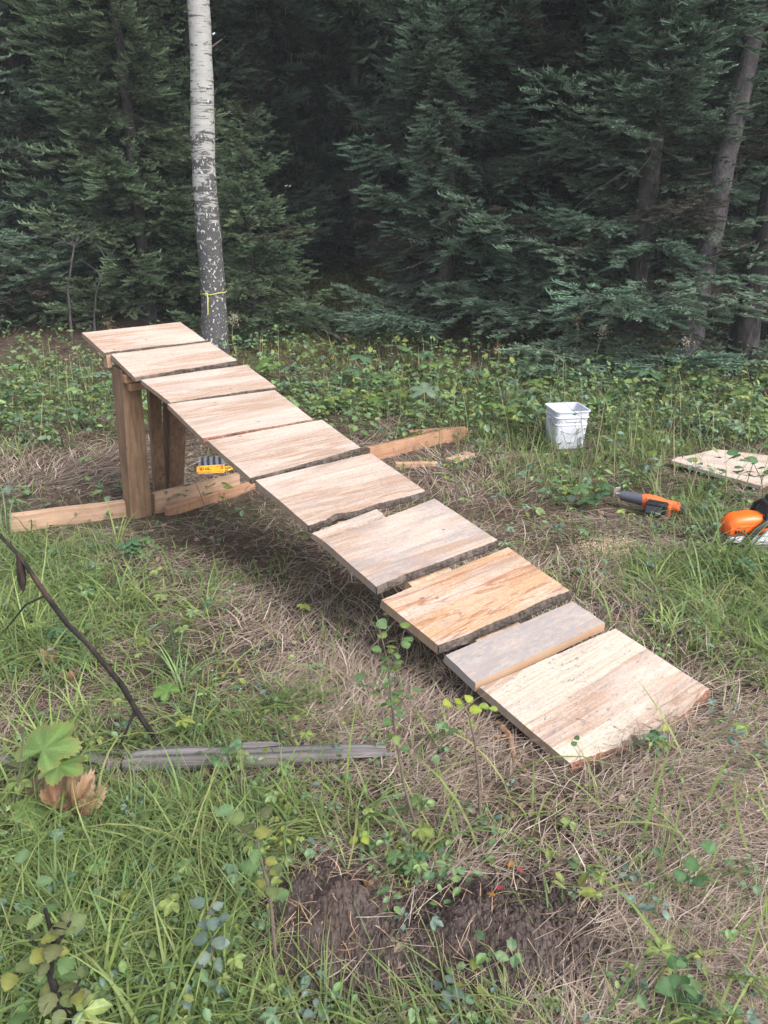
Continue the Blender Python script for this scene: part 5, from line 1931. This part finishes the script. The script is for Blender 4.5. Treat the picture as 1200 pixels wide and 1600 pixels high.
# dead and coloured leaves lying about
random.seed(5)
for (px, py, s_, kd, dz_, lab) in ((68, 1208, .075, 'dead', .12, 'curled brown leaf lying on the large green leaves'), (92, 1262, .07, 'dead', .08, 'crumpled brown leaf below the green leaves before the log, left of two'),
                                   (125, 1272, .07, 'dead', .08, 'crumpled brown leaf below the green leaves before the log, right of two'), (82, 1035, .04, 'dead', .03, 'crumpled brown leaf hanging under the black stick'),
                                   (110, 1065, .035, 'dead', .02, 'small crumpled brown leaf lower under the black stick'), (778, 1390, .022, 'red', .035, 'magenta-red leaf above the right soil heap'),
                                   (762, 1395, .022, 'redyel', .03, 'red and green leaf touching the magenta one'), (812, 1362, .018, 'red', .03, 'small red leaf up and right of the magenta one'),
                                   (803, 1348, .018, 'redyel', .03, 'small orange leaf touching the small red one'), (811, 1311, .018, 'yellow', .03, 'lone yellow leaf in the straw above the soil'),
                                   (502, 998, .022, 'redyel', .02, 'orange fallen leaf in the grass left of the birch sapling'), (575, 1385, .02, 'dead', .02, 'small brown leaf at the top of the right soil heap edge'),
                                   (318, 1310, .04, 'dead', .02, 'dull brown leaf in the grass tuft below the log'), (175, 998, .02, 'yellow', .06, 'yellow leaf right of the black stick')):
    p = G(px, py, dz_)
    o_ = obj('fallen_leaf', random.choice(LM[kd]), M['leaf'])
    o_.location = p; o_.rotation_euler = (random.uniform(-.5, .5), random.uniform(-.5, .3), random.uniform(0, 6.28)); o_.scale = (s_,) * 3
    tag(o_, lab, 'leaf')

# ------------------------------------------------------------------ grey log, black stick, root, small pieces
la, lb = G(195, 1190, .03), G(603, 1172, .03)
lg = empty('fallen_log', (la + lb) / 2)
tag(lg, 'weathered grey split log lying in the grass at the left', 'log')
d = lb - la
n = 22
rings = []
dn = Vector((d.x, d.y, 0)).normalized()
sdv = Vector((-dn.y, dn.x, 0))
for i in range(n + 1):
    t = i / n
    r0 = .040 * (1 - .12 * t) if t < .55 else .040 * (.934 - 1.05 * (t - .55))
    if t < .06: r0 *= .7 + 5 * t
    c_ = la + d * t - (la + lb) / 2 + Vector((0, 0, .004 * math.sin(t * 9) - .004))
    ring = []
    for k_ in range(18):
        a = 2 * math.pi * k_ / 18
        rr_ = r0 * (1 + .10 * mnoise.noise(Vector((math.cos(a) * 2.2, math.sin(a) * 2.2, t * 5))) + (.0 if k_ != 5 else -.22) + (-.10 if k_ in (11,) else 0))
        ring.append(c_ + sdv * math.cos(a) * rr_ + Vector((0, 0, math.sin(a) * rr_ * .85)))
    rings.append(ring)


def log_piece(rings, name, parent):
    # local x along the log for the grain
    c_ = sum((v for r_ in rings for v in r_), Vector()) / sum(len(r_) for r_ in rings)
    ang = math.atan2(dn.y, dn.x)
    Mi = Matrix.Rotation(-ang, 4, 'Z')
    o_ = MB().loft([[Mi @ (v - c_) for v in r_] for r_ in rings]).build(name, M['log'], parent, smooth=True)
    o_.location = c_; o_.rotation_euler = (0, 0, ang)
    return o_


log_piece(rings, 'trunk', lg)
for (t0, t1, off, zz, w_) in ((.55, 1.04, -.018, .010, .012), (.42, .60, .010, .034, .010)):
    rr_ = []
    for i in range(8):
        t = t0 + (t1 - t0) * i / 7
        k_ = math.sin(math.pi * (.12 + .86 * i / 7)) ** .6
        c_ = la + d * t - (la + lb) / 2 + sdv * off + Vector((0, 0, zz - .018 * max(0, t - .6)))
        rr_.append([c_ + sdv * w_ * k_ + Vector((0, 0, -.006)), c_ + Vector((0, 0, .009 * k_)), c_ - sdv * w_ * k_ + Vector((0, 0, -.004)), c_ + Vector((0, 0, -.014 * k_))])
    log_piece(rr_, 'split_strip', lg)
lying('fallen_branch', G(-25, 1205, .015), G(208, 1192, .01), .022, 'grey branch lying behind the big green leaves, left of the grey log', 'fallen branch', 'log', 0)
lying('fallen_branch', G(150, 1180, .01), G(430, 1205, .0), .006, 'thin grey twig lying along the foot of the grey log', 'twig', 'log', 0)
lying('fallen_branch', G(378, 1025, .01), G(442, 1008, .01), .012, 'short grey branch piece in the grass left of the birch sapling top', 'fallen branch', 'bark_spruce', 0)
lying('fallen_branch', G(262, 1100, .01), G(308, 1140, .01), .008, 'short brown stick pointing at the log from above', 'twig', 'bark_spruce', 0)

cb_ = G(268, 1192)
cs_ = empty('charred_branch', cb_)
tag(cs_, 'long black charred stick leaning from the grey log out past the left edge', 'branch')
pxs = [(268, 1192), (245, 1158), (212, 1108), (190, 1070), (140, 1010), (105, 975), (72, 930), (30, 868), (-8, 828), (-60, 775)]
pts = [RP(px, py, cb_.y + .012 * i) - cb_ for i, (px, py) in enumerate(pxs)]
pts[0].z -= .03
MB().tube(pts, [.009, .0085, .008, .0085, .0072, .0072, .0075, .0055, .005, .0045], 10, jit=.12).build('stem', M['char'], cs_, smooth=True)
mb = MB(); mb.tube([pts[2], pts[2].lerp(RP(180, 1182, cb_.y - .03) - cb_, .5), RP(180, 1182, cb_.y - .03) - cb_], [.005, .0035, .002], 6); mb.build('twig', M['char'], cs_)
mb = MB(); mb.tube([pts[6], RP(40, 945, cb_.y + .1) - cb_, RP(8, 985, cb_.y + .12) - cb_], [.004, .003, .002], 6); mb.build('twig', M['char'], cs_)
mb = MB(); mb.tube([pts[7] + Vector((.0, 0, 0)), RP(34, 905, cb_.y + .09) - cb_, RP(36, 922, cb_.y + .09) - cb_], [.008, .011, .006], 6, jit=.3); mb.build('bark_flap', M['char'], cs_)

rp = [G(778, 1128, .012), G(797, 1150, .018), G(800, 1172, .018), G(806, 1192, .014), G(822, 1205, .006), G(838, 1226, -.004)]
rt = empty('exposed_root', rp[2])
tag(rt, 'orange-brown root surfacing in front of the lowest plank', 'root')
MB().tube([p - rp[2] for p in rp], [.010, .009, .0085, .0075, .006, .004], 9, jit=.12).build('stem', M['root'], rt, smooth=True)
MB().tube([rp[1] - rp[2], G(775, 1150, .01) - rp[2], G(762, 1160, -.003) - rp[2]], [.005, .004, .003], 6).build('side_root', M['root'], rt, smooth=True)

# spruce seedling
ss = G(275, 1052)
sr = empty('spruce_seedling', ss)
tag(sr, 'knee-high spruce seedling in the grass above the grey log', 'seedling')
MB().tube([(0, 0, -.01), (.003, 0, .12), (.0, 0, .22)], [.004, .003, .0015], 6).build('trunk', M['twig'], sr)
O, D, Ls = [], [], []
for k_ in range(46):
    z = .02 + .19 * k_ / 45
    a = k_ * 2.4
    O.append((0, 0, z)); D.append((math.cos(a), math.sin(a), .45 + 1.2 * (z / .21) ** 2)); Ls.append(.085 * (1 - .72 * z / .22) * random.uniform(.8, 1.2))
O, D, Ls = np.array(O, float), np.array(D, float), np.array(Ls)
M3 = frames(D, rv.uniform(-1, 1, len(O)))
tv, tt = twig_template(34, 77, .22, .03, .02)
P_ = np.einsum('nij,vj->nvi', M3, tv) * Ls[:, None, None] + O[:, None, :]
tcol = np.array((.035, .07, .03))[None] * (1 - tt[:, None]) + np.array((.09, .15, .06))[None] * tt[:, None]
obj('crown', tri_mesh('crown', P_.reshape(-1, 3), np.arange(len(O) * len(tv), dtype=np.int32).reshape(-1, 3), np.tile(tcol, (len(O), 1))), M['needle'], sr)

# dry seed stalks along the forest edge
def stalk(px, py, h, Y, label, colr='straw', heads=1, r0=.004, headcol=(.40, .30, .18)):
    b = G(px, py)
    root = empty('dry_stalk', b)
    tag(root, label, 'dry weed')
    pts = [Vector((.02 * math.sin(i * 1.3 + px), 0, h * i / 6)) for i in range(7)]
    MB().tube(pts, [r0 * (1 - .5 * i / 6) for i in range(7)], 5).build('stem', M['drystem'], root)
    n = 130
    c_ = np.array([pts[-1].x, 0, h])
    x_ = rv.normal(0, .035, n); z_ = rv.normal(0, .035, n)
    hc = pal(n, [headcol])
    v, f, c = blades(x_ + c_[0], rv.normal(0, .03, n), rv.uniform(.01, .03, n), np.full(n, .010), rv.uniform(0, 6.28, n), rv.uniform(-1, 1.4, n), np.zeros(n), hc, hc, 2, zoff=z_ + h)
    obj('seed_head', tri_mesh('seed_head', v, f, c), M['straw'], root)['kind'] = 'stuff'


M['drystem'] = plain('dry_stem', (.26, .20, .12), .8, .1)
stalk(775, 590, .33, 0, 'brown seed head standing at the edge of the shade right of centre', headcol=(.24, .12, .06))
stalk(370, 588, .66, 0, 'pale brown seed head just right of the birch foot', headcol=(.42, .33, .26))
stalk(180, 575, .55, 0, 'brown seed head behind the top plank left of the birch', headcol=(.26, .19, .12))
stalk(930, 600, .60, 0, 'pale dry seed stalk before the large blue-green spruce, left of two', headcol=(.50, .46, .38))
stalk(1065, 600, .48, 0, 'pale dry seed stalk at the foot of the grey leaning trunk', headcol=(.50, .46, .38))
stalk(895, 585, .65, 0, 'tall dry seed stalk left of the pale one under the blue-green spruce', headcol=(.34, .28, .15))
print('COUNTS straw', N_ST, 'grass', N_GR, 'tuft blades', N_TF)


# grey lichen hanging on the dead limbs
for par, pv in LICH:
    n = len(pv)
    lc = pal(n, [(.22, .24, .21), (.32, .34, .30), (.15, .16, .14)])
    v, f, c = blades(pv[:, 0], pv[:, 1], rv.uniform(.03, .16, n), rv.uniform(.006, .016, n), rv.uniform(0, 6.28, n), rv.uniform(-1.7, -.6, n), rv.uniform(-.6, .3, n), lc, lc, 2, zoff=pv[:, 2])
    o_ = obj('lichen', tri_mesh('lichen', v, f, c), M['straw'], par)
    o_['kind'] = 'stuff'

# ------------------------------------------------------------------ faint air haze
ht = bpy.data.materials.new('haze')
ht.use_nodes = True
nt = ht.node_tree
nt.nodes.clear()
ho = nt.nodes.new('ShaderNodeOutputMaterial')
hv = nt.nodes.new('ShaderNodeVolumePrincipled')
hv.inputs['Color'].default_value = (.88, .95, 1.0, 1)
hv.inputs['Density'].default_value = .0017
nt.links.new(hv.outputs[0], ho.inputs['Volume'])
mb = MB()
mb.box(0, 30, 8, 260, 260, 26)
hz = mb.build('haze', ht)
tag(hz, kind='stuff')

for o_ in scene.objects:
    if o_.parent is not None and o_.name.split('.')[0] in ('dead_limbs', 'limbs', 'twigs', 'crown'):
        if o_.name.split('.')[0] != 'crown': o_['kind'] = 'stuff'
